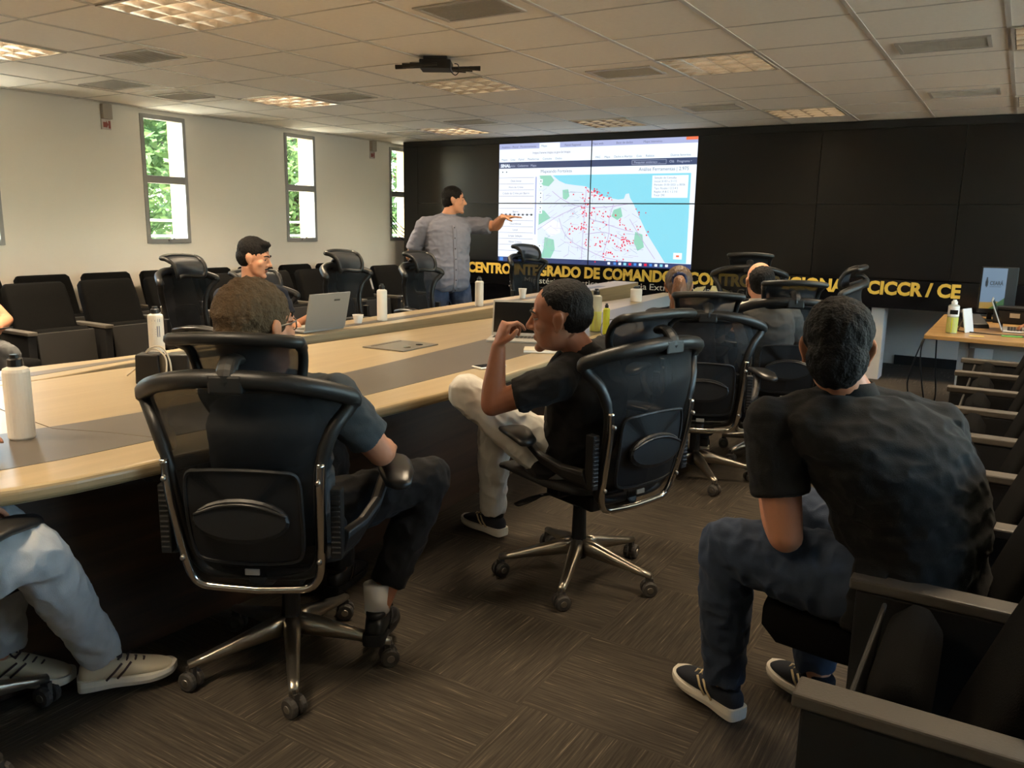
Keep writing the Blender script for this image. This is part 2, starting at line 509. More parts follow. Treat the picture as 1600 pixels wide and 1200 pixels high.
# air grilles
def vent(kx, jy, label, wide=False):
    x, y = cell(kx, jy)
    t = thing('ceiling_vent', label, 'air vent', (x, y, ZC), 0, 'grey air grilles in the ceiling')
    hx, hy = (0.21, 0.13)
    f = MB()
    for s in (-1, 1):
        f.b2((s * hx, -hy - 0.02, -0.008), (s * (hx + 0.02), hy + 0.02, -0.001)); f.b2((-hx, s * hy, -0.008), (hx, s * (hy + 0.02), -0.001))
    f.build('frame', M_ventf, t)
    g = MB(); g.b2((-hx, -hy, -0.0015), (hx, hy, -0.001)); g.build('backing', mat('vent_dark', (165, 160, 150), 0.8), t)
    sl = MB()
    for i in range(14):
        q = -hy + 0.012 + i * (2 * hy - 0.024) / 13
        sl.box((0, q, -0.005), (2 * hx, 0.010, 0.0012), rotx(0.25))
    sl.build('slats', M_vent, t)
for k, j, lb in [(0, -1, 'large air grille at the top of the photo, nearest one'), (-4, -1, 'air grille below the big top left light'), (-6, 0, 'pale air grille near the left wall above the wall sensor'),
                 (-6, 1, 'air grille close to the left wall before the first window'), (-4, 2, 'air grille right of the small ceiling light above the second window'), (0, 2, 'white framed air grille left of the golden ceiling light'),
                 (-4, 5, 'air grille near the far left ceiling lights'), (0, 5, 'air grille above the right edge of the lit screen'), (3, 2, 'nearer of the two air grilles at the upper right'),
                 (3, 5, 'farther of the two air grilles at the upper right'), (-6, 6, 'air grille in the far left ceiling corner')]:
    vent(k, j, lb)

# ------------------------------------------------------------------ black ceiling bracket
t = thing('ceiling_bracket', 'black device with four arms and a cable loop hanging from the ceiling', 'bracket', (-3.22, 4.30, ZC), 0.52); t.scale = (0.74, 0.74, 0.74)
m = MB(); m.b2((-0.10, -0.09, -0.03), (0.10, 0.09, 0)); m.b2((-0.13, -0.11, -0.10), (0.13, 0.11, -0.03)); m.build('housing', M_black, t, bev=0.006)
for i, (x0, x1, y) in enumerate([(-0.34, -0.1, -0.03), (-0.27, -0.1, -0.10), (-0.2, 0.02, -0.14), (0.1, 0.37, 0.0), (0.1, 0.3, 0.05), (0.06, 0.24, 0.10)]):
    a = MB(); a.cone((x0, y, -0.085), (x1, y, -0.075), 0.014, 0.014, 10); e = x0 if x0 < -0.15 else x1
    a.cone((e, y, -0.083), (e - 0.09 * (1 if e > 0 else -1), y, -0.08), 0.019, 0.017, 10); a.build('arm', M_black, t, smooth=False)
a = MB(); a.tube(spl([(0.12, -0.09, -0.06), (0.13, -0.11, -0.12), (0.17, -0.11, -0.155), (0.20, -0.1, -0.12), (0.19, -0.09, -0.07), (0.16, -0.08, -0.06)], 6), 0.004, 6); a.build('cable', M_black, t, smooth=True)

# wall sensors
M_beige = mat('beige_plastic', (176, 164, 148), 0.5)
for y, lb, z in ((4.61, 'small beige box with red arrow sticker high on the wall left of the first window', 2.19), (8.2, 'small beige box high on the wall beside the far window', 2.2)):
    t = thing('emergency_lamp', lb, 'wall box', (XL, y, z), 0)
    m = MB(); m.b2((0, -0.045, 0.09), (0.05, 0.045, 0.22)); m.build('housing', M_beige, t, bev=0.006)
    m = MB(); m.b2((0, -0.045, 0), (0.012, 0.045, 0.09)); m.build('sticker', mat('sticker_white', (200, 188, 180), 0.6), t)
    m = MB(); m.prism([(-0.035, 0.02), (-0.005, 0.02), (-0.005, 0.01), (0.015, 0.045), (-0.005, 0.08), (-0.005, 0.065), (-0.035, 0.065)], 0.0125, 0.0135)
    m2 = MB(); m2.add([(q.z, q.x + 0.005, q.y) for q in m.v], m.f)
    m2.b2((0.0125, 0.02, 0.012), (0.0135, 0.04, 0.078)); m2.build('arrow', mat('sticker_red', (150, 78, 68), 0.6), t)
# ------------------------------------------------------------------ video wall
VX0, PW, PH, VZ0 = -6.63, 1.22, 0.6845, 0.975
M_off = mat('dark_display_glass', (13, 12, 12), 0.28, var=0.15, vscale=2)
M_cab = mat('black_cladding', (15, 14, 14), 0.5)
vw = thing('video_wall', 'black video wall of display panels with four lit ones showing a red dotted coastal map', 'video wall', (0, Y_SCREEN, 0))
ncol = 8
for c in range(ncol):
    for r in range(2):
        x0 = VX0 + c * PW
        m = MB(); m.b2((x0 + 0.002, 0, VZ0 + r * PH + 0.002), (x0 + PW - 0.002, 0.08, VZ0 + (r + 1) * PH - 0.002))
        m.build('display_panel', M_off, vw)
m = MB(); m.b2((-6.86, 0.0, VZ0 + 2 * PH), (XR - 0.01, 0.3, ZC - 0.005)); m.build('fascia', M_cab, vw, bev=0.004)
m = MB(); m.b2((-6.86, 0.0, 0.0), (VX0, 0.3, VZ0 + 2 * PH)); m.build('side_panel', M_cab, vw, bev=0.004)
m = MB(); m.b2((VX0 + ncol * PW, 0.0, 0.7), (XR - 0.01, 0.3, VZ0 + 2 * PH)); m.build('side_panel', M_cab, vw, bev=0.004)
m = MB(); m.b2((VX0, 0.085, 0.7), (XR - 0.01, 0.3, VZ0 + 2 * PH)); m.build('carcass', M_cab, vw)
m = MB()
for i in range(9):
    x0 = -6.85 + i * 0.63
    m.b2((x0 + 0.003, 0.02, 0.02), (x0 + 0.627, 0.3, 0.69))
m.build('lower_cabinet', M_gloss, vw, bev=0.003)
m = MB(); m.b2((-1.17, 0.05, 0.0), (-1.05, 0.3, 0.7)); m.build('support_column', M_white, vw, bev=0.004)

# picture shown by the four lit panels
EM = 0.43
def em(n, c, k=1.0): return mat('screen_' + n, c, 0.4, emit=EM * k)
E_white = em('white', (232, 244, 255), 1.15); E_lav = em('lavender', (176, 184, 226)); E_nav = em('navy', (62, 76, 112)); E_sea = em('sea', (140, 222, 242))
E_land = em('land', (222, 234, 248), 1.05); E_green = em('green', (150, 214, 190)); E_line = em('grey', (150, 160, 186)); E_red = em('red', (240, 30, 70)); E_task = em('taskbar', (44, 60, 110))
E_text = em('text', (92, 100, 122)); E_road = em('road', (196, 176, 216)); E_pale = em('pale', (236, 242, 252), 1.1); E_dark = em('dark', (20, 22, 34)); E_blue = em('blue', (70, 140, 230)); E_orange = em('orange', (244, 120, 80)); E_wt = em('light_text', (190, 200, 225))
EL = [E_white, E_lav, E_nav, E_sea, E_land, E_green, E_line, E_red, E_task, E_text, E_road, E_pale, E_dark, E_blue, E_orange]
SX0, SW, SZ1, SH = VX0 + PW, 2 * PW, VZ0 + 2 * PH, 2 * PH
pic = MB()
def uvp(u, v, d): return V((SX0 + u * SW, -0.0006 - d * 0.0004, SZ1 - v * SH))
def rect(u0, v0, u1, v1, mi, d): pic.add([uvp(u0, v0, d), uvp(u1, v0, d), uvp(u1, v1, d), uvp(u0, v1, d)], [(0, 1, 2, 3)], mi)
def poly(P, mi, d): pic.add([uvp(a, b, d) for a, b in P], [tuple(range(len(P)))], mi)
def line(P, wd, mi, d):
    for (a, b), (c, e) in zip(P[:-1], P[1:]):
        dx, dy = (c - a) * SW, (e - b) * SH; l = math.hypot(dx, dy) or 1
        nx, ny = -dy / l * wd / SW, dx / l * wd / SH
        poly([(a + nx, b + ny), (c + nx, e + ny), (c - nx, e - ny), (a - nx, b - ny)], mi, d)
rect(0.002, 0.003, 0.998, 0.999, 0, 0)
rect(0.002, 0.003, 0.998, 0.048, 1, 1); rect(0.225, 0.006, 0.335, 0.05, 0, 2); rect(0.945, 0.003, 0.998, 0.025, 14, 2)
rect(0.02, 0.07, 0.9, 0.098, 11, 2)
rect(0.002, 0.155, 0.998, 0.208, 2, 1)
for a, b, c, d_ in ((0.70, 0.166, 0.86, 0.198),):
    line([(a, b), (c, b), (c, d_), (a, d_), (a, b)], 0.003, 6, 2)
# left menu
rect(0.002, 0.27, 0.205, 0.955, 11, 1)
for i in range(13):
    v = 0.285 + i * 0.0515
    if i in (4,): continue
    line([(0.004, v), (0.20, v)], 0.0025, 6, 2)
rect(0.207, 0.28, 0.215, 0.76, 1, 2)
# map
rect(0.225, 0.27, 0.975, 0.955, 4, 1)
poly([(0.30, 0.27), (0.335, 0.315), (0.37, 0.34), (0.42, 0.352), (0.475, 0.362), (0.50, 0.385), (0.535, 0.425), (0.575, 0.447), (0.64, 0.468), (0.668, 0.462), (0.676, 0.425), (0.692, 0.42), (0.698, 0.455), (0.716, 0.50), (0.745, 0.60), (0.79, 0.74), (0.835, 0.85), (0.878, 0.955), (0.975, 0.955), (0.975, 0.27)], 3, 2)
poly([(0.23, 0.27), (0.29, 0.27), (0.31, 0.31), (0.28, 0.36), (0.245, 0.35)], 5, 2)
poly([(0.355, 0.39), (0.385, 0.385), (0.392, 0.44), (0.375, 0.47), (0.358, 0.46)], 5, 2)
poly([(0.23, 0.55), (0.26, 0.56), (0.295, 0.62), (0.25, 0.66), (0.23, 0.68)], 5, 2)
poly([(0.265, 0.78), (0.315, 0.80), (0.322, 0.88), (0.30, 0.955), (0.245, 0.955), (0.26, 0.88)], 5, 2)
poly([(0.62, 0.55), (0.655, 0.53), (0.665, 0.60), (0.64, 0.63), (0.61, 0.60)], 5, 2)
poly([(0.73, 0.72), (0.765, 0.74), (0.775, 0.84), (0.745, 0.87), (0.725, 0.80)], 5, 2)
poly([(0.245, 0.69), (0.305, 0.63), (0.345, 0.66), (0.35, 0.74), (0.30, 0.77)], 11, 3)
rr = random.Random(3)
ROADS = [[(0.225, 0.72), (0.29, 0.65), (0.34, 0.60), (0.42, 0.54), (0.48, 0.50)], [(0.34, 0.62), (0.37, 0.74), (0.42, 0.82), (0.50, 0.88), (0.58, 0.93), (0.68, 0.955)], [(0.48, 0.37), (0.475, 0.50), (0.47, 0.70), (0.465, 0.955)],
         [(0.30, 0.40), (0.36, 0.47), (0.44, 0.52), (0.56, 0.53), (0.70, 0.50)], [(0.62, 0.50), (0.60, 0.62), (0.60, 0.75), (0.57, 0.93)], [(0.70, 0.62), (0.74, 0.72), (0.79, 0.84), (0.83, 0.93)], [(0.50, 0.62), (0.58, 0.66), (0.66, 0.70), (0.72, 0.72)], [(0.48, 0.75), (0.58, 0.73), (0.66, 0.78)]]
for P in ROADS: line(spl(P, 6), 0.0035, 10, 4)
for _ in range(150):
    u, v = 0.24 + rr.random() * 0.5, 0.36 + rr.random() * 0.58
    if v < 0.36 + (u - 0.3) * 0.4 or u > 0.70 + (v - 0.5) * 0.36: continue
    a = rr.choice((0.1, 1.6, 0.8, 2.3)); l = 0.02 + rr.random() * 0.05
    line([(u, v), (u + math.cos(a) * l, min(0.95, v + math.sin(a) * l))], 0.0016, rr.choice((10, 6, 10)), 4)
def dot(u, v, r=0.0085):
    poly([(u + math.cos(i * PI / 4) * r / SW, v + math.sin(i * PI / 4) * r / SH) for i in range(8)], 7, 6)
CL = [(0.52, 0.40, 0.02, 0.012, 14), (0.56, 0.43, 0.02, 0.01, 10), (0.59, 0.465, 0.02, 0.01, 8), (0.475, 0.52, 0.012, 0.02, 12), (0.52, 0.57, 0.03, 0.02, 16), (0.44, 0.70, 0.02, 0.012, 12), (0.60, 0.60, 0.02, 0.012, 7), (0.47, 0.66, 0.012, 0.05, 10),
      (0.53, 0.66, 0.05, 0.04, 14), (0.665, 0.66, 0.03, 0.025, 9), (0.69, 0.79, 0.012, 0.02, 14), (0.64, 0.77, 0.03, 0.02, 10), (0.60, 0.89, 0.012, 0.015, 12), (0.55, 0.83, 0.03, 0.03, 14), (0.66, 0.85, 0.02, 0.025, 12), (0.60, 0.79, 0.02, 0.02, 8), (0.74, 0.55, 0.015, 0.025, 5), (0.77, 0.70, 0.02, 0.03, 5), (0.63, 0.93, 0.05, 0.015, 6), (0.50, 0.45, 0.03, 0.03, 9), (0.42, 0.76, 0.02, 0.04, 5)]
for u, v, su, sv, n in CL:
    for _ in range(n): dot(u + rr.gauss(0, su), v + rr.gauss(0, sv), rr.choice((0.007, 0.009)))
# map furniture
for v in (0.30, 0.345, 0.40, 0.435, 0.47, 0.52, 0.555, 0.84, 0.875):
    rect(0.228, v, 0.248, v + 0.03, 0, 6); rect(0.235, v + 0.012, 0.241, v + 0.02, 12, 7)
rect(0.80, 0.285, 0.965, 0.455, 0, 6); rect(0.915, 0.875, 0.955, 0.925, 0, 6); rect(0.928, 0.893, 0.942, 0.908, 14, 7)
rect(0.02, 0.232, 0.026, 0.242, 12, 3); rect(0.042, 0.232, 0.048, 0.242, 12, 3)
for i in range(8): rect(0.016 + i * 0.024, 0.588, 0.026 + i * 0.024, 0.603, 12, 4)
# task bar
rect(0.002, 0.958, 0.998, 0.999, 8, 3); rect(0.012, 0.963, 0.032, 0.993, 13, 4)
for i, (u, c) in enumerate([(0.06, 0), (0.12, 13), (0.155, 0), (0.205, 7), (0.24, 7), (0.60, 0), (0.63, 13), (0.655, 0), (0.68, 3), (0.705, 7), (0.73, 13), (0.755, 0), (0.78, 7), (0.805, 13), (0.83, 0), (0.855, 3), (0.88, 0)]):
    rect(u, 0.968, u + 0.013, 0.988, c, 4)
pic.build('screen_image', EL, vw, weld=False)
def stext(s, u, v, size, m, align='LEFT', d=8, width=None, bold=0.0):
    p = uvp(u, v, d)
    return text('screen_text', s, size, m, vw, (p.x, p.y, p.z), align=align, extrude=0.0, width=width, bold=bold)
stext('Mapeando Fortaleza', 0.235, 0.248, 0.05, E_text)
stext('Análise Ferramentas | 2.975', 0.965, 0.248, 0.05, E_text, 'RIGHT')
stext('SINAL', 0.012, 0.197, 0.05, E_white, bold=0.002); stext('Início   Cadastros   Mapa', 0.062, 0.195, 0.036, E_wt)
stext('Pesquisar endereço ...', 0.71, 0.19, 0.034, E_wt); stext('Olá   Programa ▾', 0.875, 0.19, 0.036, E_wt)
stext('Analítico - Painel', 0.015, 0.038, 0.034, E_text); stext('Monitoramento', 0.12, 0.038, 0.034, E_text); stext('Mapa', 0.235, 0.038, 0.036, E_text); stext('Painel Regional', 0.36, 0.038, 0.034, E_text); stext('Mapa web', 0.50, 0.035, 0.034, E_text); stext('Base de dados', 0.62, 0.035, 0.034, E_text); stext('Mapa interativo', 0.75, 0.035, 0.034, E_text)
stext('https://www.mapa.ce.gov.br/mapa', 0.19, 0.092, 0.036, E_text)
stext('Mapas     Lista     Painel     Plataformas     Consulta     Dados', 0.015, 0.142, 0.033, E_text); stext('PAC     Mapa     Dados e Alertas     Guia     Relatos', 0.52, 0.142, 0.033, E_text); stext('Outros favoritos', 0.97, 0.142, 0.033, E_text, 'RIGHT')
for i, s in enumerate(['Data Inicial', 'Hora do Crime', 'Cidade do Crime por Bairro', '', '', 'Bairro', '', 'Ocorrências', 'Local', 'Limpar Seleção', 'Filtrar Crimes', 'Buscar']):
    if s: stext(s, 0.10, 0.32 + i * 0.0515, 0.032, E_text, 'CENTER')
for i, s in enumerate(['Seleção de Consulta', 'Inicial: 01/01 e 31/12', 'Período: 01/01/2021 a 30/06', 'Tipo: Roubo 1 2 3 4 5', 'Região: A B C 1 2 3 E', 'Total: 290']):
    stext(s, 0.81, 0.31 + i * 0.0265, 0.03, E_text)
# bezels between the lit panels
m = MB(); m.b2((SX0 + PW - 0.006, -0.006, VZ0), (SX0 + PW + 0.006, -0.0045, SZ1)); m.b2((SX0, -0.006, VZ0 + PH - 0.006), (SX0 + SW, -0.0045, VZ0 + PH + 0.006)); m.build('bezel', M_black, vw)

# ------------------------------------------------------------------ sign under the screens
sg = thing('sign_board', 'long black sign board with gold CENTRO INTEGRADO lettering below the screens', 'sign', (0, Y_SCREEN, 0))
M_gold = mat('gold_letters', (222, 184, 78), 0.45, var=0.05)
M_pale = mat('pale_letters', (198, 194, 184), 0.5)
m = MB(); m.b2((-6.85, -0.02, 0.70), (XR - 0.02, -0.003, 0.968)); m.build('board', M_gloss, sg, bev=0.002)
em_ = MB()
for P in (((-2.93, 0.75), (-2.83, 0.75), (-2.79, 0.815), (-2.90, 0.79)), ((-2.75, 0.755), (-2.53, 0.765), (-2.655, 0.82), (-2.725, 0.82))):
    em_.add([V((x, -0.0245, z)) for x, z in P] + [V((x, -0.02, z)) for x, z in P], [(0, 1, 2, 3), (4, 7, 6, 5)] + [(i, (i + 1) % 4, 4 + (i + 1) % 4, 4 + i) for i in range(4)])
em_.build('emblem', mat('pale_gold_emblem', (222, 206, 150), 0.5), sg)
text('lettering', 'CENTRO INTEGRADO DE COMANDO E CONTROLE REGIONAL - CICCR / CE', 0.166, M_gold, sg, ((-5.83 - 0.43) / 2, -0.024, 0.832), bold=0.0072, width=5.40, extrude=0.003)
wx_ = 0.0; words_ = []
for wd_ in 'Ministério da Justiça - Secretaria Extraordinária para Grandes Eventos'.split():
    o_ = text('small_lettering', wd_, 0.095, M_pale, sg, (0, -0.023, 0.738), align='LEFT', extrude=0.001)
    xs_ = [q.co.x for q in o_.data.vertices]; words_.append((o_, wx_ - min(xs_))); wx_ += max(xs_) - min(xs_) + 0.030
k_ = 3.36 / (wx_ - 0.030)
for o_, x_ in words_:
    o_.scale = (k_, 1, 1); o_.location.x = -3.33 - 1.68 + x_ * k_
# ------------------------------------------------------------------ conference table
def xs_at(pts, n, y0, y1):
    """resample a plan curve X(Y) given as (Y, X) points"""
    sp = spl(pts, 12); out = []
    for i in range(n):
        y = y0 + (y1 - y0) * i / (n - 1)
        for (a, xa), (b, xb) in zip(sp[:-1], sp[1:]):
            if a <= y <= b or (b == sp[-1][0] and y >= b - 1e-6):
                k = 0 if b == a else (y - a) / (b - a)
                out.append((xa + (xb - xa) * min(max(k, 0), 1), y)); break
        else:
            out.append((sp[0][1], y))
    return out
TZ = 0.76
EDGE = [(-0.6, -3.30), (0.1, -2.72), (0.55, -2.32), (0.98, -2.05), (1.4, -1.965), (2.1, -1.925), (2.7, -1.895), (3.4, -1.92), (4.4, -1.99), (5.6, -2.12), (6.8, -2.32), (7.95, -2.58)]
INB = [(-0.6, -3.33), (0.1, -2.86), (0.55, -2.48), (1.05, -2.225), (1.54, -2.16), (2.25, -2.095), (3.45, -2.11), (4.6, -2.18), (5.8, -2.33), (6.8, -2.5), (7.95, -2.74)]
INA = [(-0.6, -3.37), (0.1, -3.08), (0.55, -2.80), (1.25, -2.60), (1.72, -2.52), (2.56, -2.485), (3.48, -2.55), (4.28, -2.62), (5.8, -2.72), (7.95, -2.92)]
NIN = [(-0.6, -3.4), (0.9, -3.4), (1.8, -3.37), (2.3, -3.35), (3.1, -3.25), (4.4, -3.2), (5.2, -3.15), (6.4, -3.12), (7.3, -3.09), (7.95, -3.08)]
FFA = [(0.9, -3.4), (1.8, -3.37), (2.3, -3.405), (3.2, -3.35), (4.3, -3.24), (5.3, -3.21), (6.5, -3.20), (7.6, -3.20)]
FBK = [(0.9, -3.74), (1.8, -3.69), (2.5, -3.56), (3.7, -3.60), (4.9, -3.56), (6.0, -3.50), (7.6, -3.46)]
def farz(y): return 0.76 + 0.115 * max(0.0, y - 1.8) / 5.8
tb = thing('conference_table', 'long curved pale maple conference table with a taupe inlay and dark wood front', 'table', (0, 0, 0))
m = MB(); m.strip(xs_at(EDGE, 70, -0.6, 7.95), xs_at(NIN, 70, -0.6, 7.95), TZ - 0.045, TZ); top = m.build('table_top', [M_maple, M_maple_edge], tb, bev=0.016, bseg=4)
for p_ in top.data.polygons:
    if abs(p_.normal.z) < 0.5: p_.material_index = 1
m = MB(); m.strip(xs_at(INB, 60, -0.5, 7.93), xs_at(INA, 60, -0.5, 7.93), TZ - 0.002, TZ + 0.0012); m.build('inlay', M_inlay, tb)
m = MB(); m.strip(xs_at(FFA, 60, 0.9, 7.6), xs_at(FBK, 60, 0.9, 7.6), lambda x, y: TZ - 0.1, lambda x, y: farz(y) + 0.0005); led = m.build('raised_ledge', [M_maple, M_maple_edge], tb, bev=0.006)
for p_ in led.data.polygons:
    if abs(p_.normal.z) < 0.5: p_.material_index = 1
A_ = xs_at(FFA, 50, 1.0, 7.0); B_ = xs_at(FBK, 50, 1.0, 7.0)
m = MB(); m.strip([(a[0] * 0.72 + b[0] * 0.28, a[1]) for a, b in zip(A_, B_)], [(a[0] * 0.45 + b[0] * 0.55, a[1]) for a, b in zip(A_, B_)], lambda x, y: farz(y) - 0.003, lambda x, y: farz(y) + 0.0017); m.build('inlay', M_inlay, tb)
pan = [(x - 0.42, y) for x, y in xs_at(EDGE, 50, -0.2, 7.7)]
m = MB(); m.strip(pan, [(x - 0.04, y) for x, y in pan], 0.0, TZ - 0.045); m.build('front_panel', M_darkwood, tb)
pan2 = [(x - 0.06, y) for x, y in xs_at(FBK, 50, 1.0, 7.5)]
m = MB(); m.strip([(x + 0.12, y) for x, y in pan2], [(x + 0.08, y) for x, y in pan2], 0.0, TZ - 0.1); m.build('rear_panel', M_darkwood, tb)
m = MB(); m.b2((-3.38, 7.55, 0), (-2.95, 7.6, TZ - 0.045)); m.b2((-3.3, -0.2, 0), (-2.9, -0.15, TZ - 0.045)); m.build('end_panel', M_darkwood, tb)
M_seam = mat('seam_dark', (92, 76, 56), 0.7)
def seam(P):
    m = MB(); m.strip([(a - 0.0016, b + 0.001) for a, b in P], [(a + 0.0016, b - 0.001) for a, b in P], TZ, TZ + 0.0018); m.build('seam', M_seam, tb)
seam([(-2.54, 1.38), (-2.90, 1.42), (-3.36, 1.5)]); seam([(-2.16, 1.50), (-2.36, 1.45), (-2.54, 1.38)])
# flush power box
t = thing('power_box', 'grey flush power box with two round sockets set in the table top', 'power box', (-2.80, 3.42, TZ), math.radians(2))
m = MB(); m.b2((-0.135, -0.16, 0.0), (0.135, 0.16, 0.007)); m.build('lid_plate', mat('anodised_grey', (128, 122, 110), 0.4, 0.5), t, bev=0.003)
m = MB(); m.b2((-0.10, -0.13, 0.007), (-0.095, 0.13, 0.0085)); m.build('hinge_line', M_seam, t)
for y in (-0.045, 0.065):
    m = MB(); m.lathe([(0.02, 0.0), (0.02, 0.0095), (0.001, 0.0095)], (0.075, y, 0), 14); m.build('socket', M_gloss, t)

# ------------------------------------------------------------------ mesh office chair
def mesh_mat(name, col, op, rough=0.6):
    m = bpy.data.materials.new(name); m.use_nodes = True
    nt = m.node_tree; b = nt.nodes['Principled BSDF']
    b.inputs['Base Color'].default_value = rgb(*col); b.inputs['Roughness'].default_value = rough
    b.inputs['Specular IOR Level'].default_value = 0.2
    t = nt.nodes.new('ShaderNodeBsdfTransparent'); mx = nt.nodes.new('ShaderNodeMixShader'); mx.inputs[0].default_value = op
    nt.links.new(t.outputs[0], mx.inputs[1]); nt.links.new(b.outputs[0], mx.inputs[2]); nt.links.new(mx.outputs[0], nt.nodes['Material Output'].inputs[0])
    return m
M_mesh = mesh_mat('black_woven_mesh', (28, 28, 29), 0.905, 0.65)
M_meshh = mesh_mat('black_headrest_mesh', (46, 47, 51), 0.92, 0.45)
M_frame = mat('chair_frame_black', (27, 26, 25), 0.45, bump=0.04, bscale=250)
M_panel = mat('chair_panel_black', (18, 17, 17), 0.55)
M_seatf = mat('chair_seat_black', (22, 21, 21), 0.8, bump=0.15, bscale=300)
M_pad = mat('arm_pad_black', (40, 38, 36), 0.33)
M_base = mat('cast_aluminium', (186, 178, 164), 0.28, 0.95)
M_rub = mat('caster_grey', (70, 66, 62), 0.5)

BK_SIDE = [(0.0, -0.43, 1.022), (0.10, -0.425, 1.018), (0.20, -0.385, 0.998), (0.265, -0.325, 0.970), (0.287, -0.295, 0.950), (0.272, -0.305, 0.918), (0.240, -0.335, 0.87), (0.210, -0.345, 0.78), (0.197, -0.33, 0.66), (0.188, -0.29, 0.52), (0.170, -0.27, 0.455), (0.13, -0.262, 0.425), (0.0, -0.26, 0.418)]
def chair_parts(root):
    P = root
    # five star base
    leg = MB()
    rings = []
    for r, z, w_, h in ((0.02, 0.135, 0.030, 0.035), (0.08, 0.128, 0.026, 0.032), (0.18, 0.108, 0.021, 0.022), (0.28, 0.088, 0.017, 0.014), (0.325, 0.082, 0.014, 0.011)):
        rings.append(ring((r, 0, z), (0, 1, 0), (0, 0, 1), w_, h, 10, 3))
    leg.loft(rings)
    l0 = leg.build('leg', M_base, P, smooth=True)
    cs = MB()
    for s in (-1, 1):
        c = V((0.0, s * 0.016, 0.031))
        cs.loft([ring(c + V((0, s * q, 0)), (1, 0, 0), (0, 0, 1), r_, r_, 16) for q, r_ in ((-0.009, 0.028), (-0.006, 0.031), (0.006, 0.031), (0.011, 0.026), (0.012, 0.014))])
        cs.loft([ring(c + V((0, s * q, 0)), (1, 0, 0), (0, 0, 1), r_, r_, 12) for q, r_ in ((0.0118, 0.013), (0.0135, 0.012), (0.0136, 0.004))], True, 1)
    cs.b2((-0.014, -0.008, 0.03), (0.014, 0.008, 0.072)); cs.cone((0, 0, 0.06), (0, 0, 0.085), 0.009, 0.009, 8)
    c0 = cs.build('caster', [M_rub, M_alu], P, smooth=False)
    for k in range(5):
        a = 2 * PI * k / 5
        l = l0 if k == 0 else l0.copy(); c = c0 if k == 0 else c0.copy()
        if k: COL.objects.link(l); COL.objects.link(c); l.parent = P; c.parent = P
        l.rotation_euler = (0, 0, a)
        c.location = (0.318 * math.cos(a), 0.318 * math.sin(a), 0); c.rotation_euler = (0, 0, a * 2.3 + 0.4)
    m = MB(); m.lathe([(0.034, 0.085), (0.036, 0.15), (0.03, 0.175), (0.027, 0.30), (0.016, 0.302), (0.016, 0.37)], (0, 0, 0), 16); m.build('gas_column', M_black, P, smooth=False)
    m = MB(); m.b2((-0.09, -0.16, 0.335), (0.09, 0.10, 0.40)); m.b2((-0.16, -0.05, 0.375), (0.16, 0.03, 0.415)); m.tube([(0, -0.10, 0.37), (0, -0.22, 0.385), (0, -0.285, 0.42)], 0.028, 8); m.build('tilt_mechanism', M_black, P, bev=0.01)
    m = MB(); m.tube([(-0.08, 0.03, 0.37), (-0.17, 0.05, 0.365)], 0.007, 6); m.loft([ring(V((-0.17 - q, 0.05 + q * 0.25, 0.365 - q * 0.25)), (0, 1, 0), (0, 0, 1), a, 0.006, 8) for q, a in ((0, 0.010), (0.03, 0.022), (0.07, 0.026), (0.10, 0.018))]); m.build('lever', M_black, P, smooth=True)
    # seat with waterfall front
    m = MB(); rings = []
    for y, z, hw, th in ((-0.235, 0.450, 0.19, 0.012), (-0.20, 0.442, 0.225, 0.02), (-0.05, 0.438, 0.245, 0.024), (0.10, 0.446, 0.25, 0.024), (0.19, 0.447, 0.245, 0.022), (0.25, 0.436, 0.225, 0.018), (0.28, 0.420, 0.19, 0.010)):
        rr_ = ring((0, y, z), (1, 0, 0), (0, 0, 1), hw, th, 20, 4)
        for q in rr_: q.z += 0.018 * (q.x / 0.25) ** 2
        rings.append(rr_)
    m.loft(rings); m.build('seat', M_seatf, P, smooth=True)
    # back
    side = spl(BK_SIDE, 6)
    loop = [(x, y, z) for x, y, z in side] + [(-x, y, z) for x, y, z in reversed(side[1:-1])]
    rad = []
    for x, y, z in loop: rad.append(0.025 if z > 0.94 else (0.020 if z > 0.8 else 0.017))
    m = MB(); m.tube(loop, rad, 10, True); m.build('back_frame', M_frame, P, smooth=True)
    sd = [q for q in side if q[0] > 0.02]
    NX = 12; vs = []; fs = []
    rows = [q for q in side if q[2] < 0.99 and q[0] > 0.1][::1]
    rows = [q for q in rows if q[2] < 0.966]
    for xs_, y, z in rows:
        bow = 0.10 * max(0, (z - 0.75)) / 0.22 + 0.03
        for i in range(NX + 1):
            u = -1 + 2 * i / NX
            zz = z + (0.035 * (1 - u * u) if z > 0.9 else 0.0) * ((z - 0.9) / 0.066 if z > 0.9 else 0)
            vs.append((u * xs_, y - bow * (1 - u * u), zz))
    for r in range(len(rows) - 1):
        for i in range(NX):
            a = r * (NX + 1) + i; fs.append((a, a + 1, a + NX + 2, a + NX + 1))
    m = MB(); m.add(vs, fs); m.build('back_mesh', M_mesh, P, smooth=True)
    # lower panel with raised rim, lumbar pad, plate
    def backy(z): return -0.37 - 0.02 * max(0, min(1, (z - 0.55) / 0.2)) + (0.03 if z < 0.5 else 0.03 * max(0, (0.56 - z) / 0.06) if z < 0.56 else 0)
    rim = spl([(0.0, backy(0.76), 0.768), (0.10, backy(0.76), 0.765), (0.150, backy(0.75) + 0.02, 0.745), (0.158, backy(0.65) + 0.02, 0.65), (0.152, backy(0.54) + 0.02, 0.53), (0.12, backy(0.5) + 0.005, 0.492), (0.0, backy(0.5), 0.485)], 5)
    lp = [q for q in rim] + [(-x, y, z) for x, y, z in reversed(rim[1:-1])]
    m = MB(); m.tube(lp, 0.006, 6, True); n = len(lp); c = (0, -0.372, 0.63)
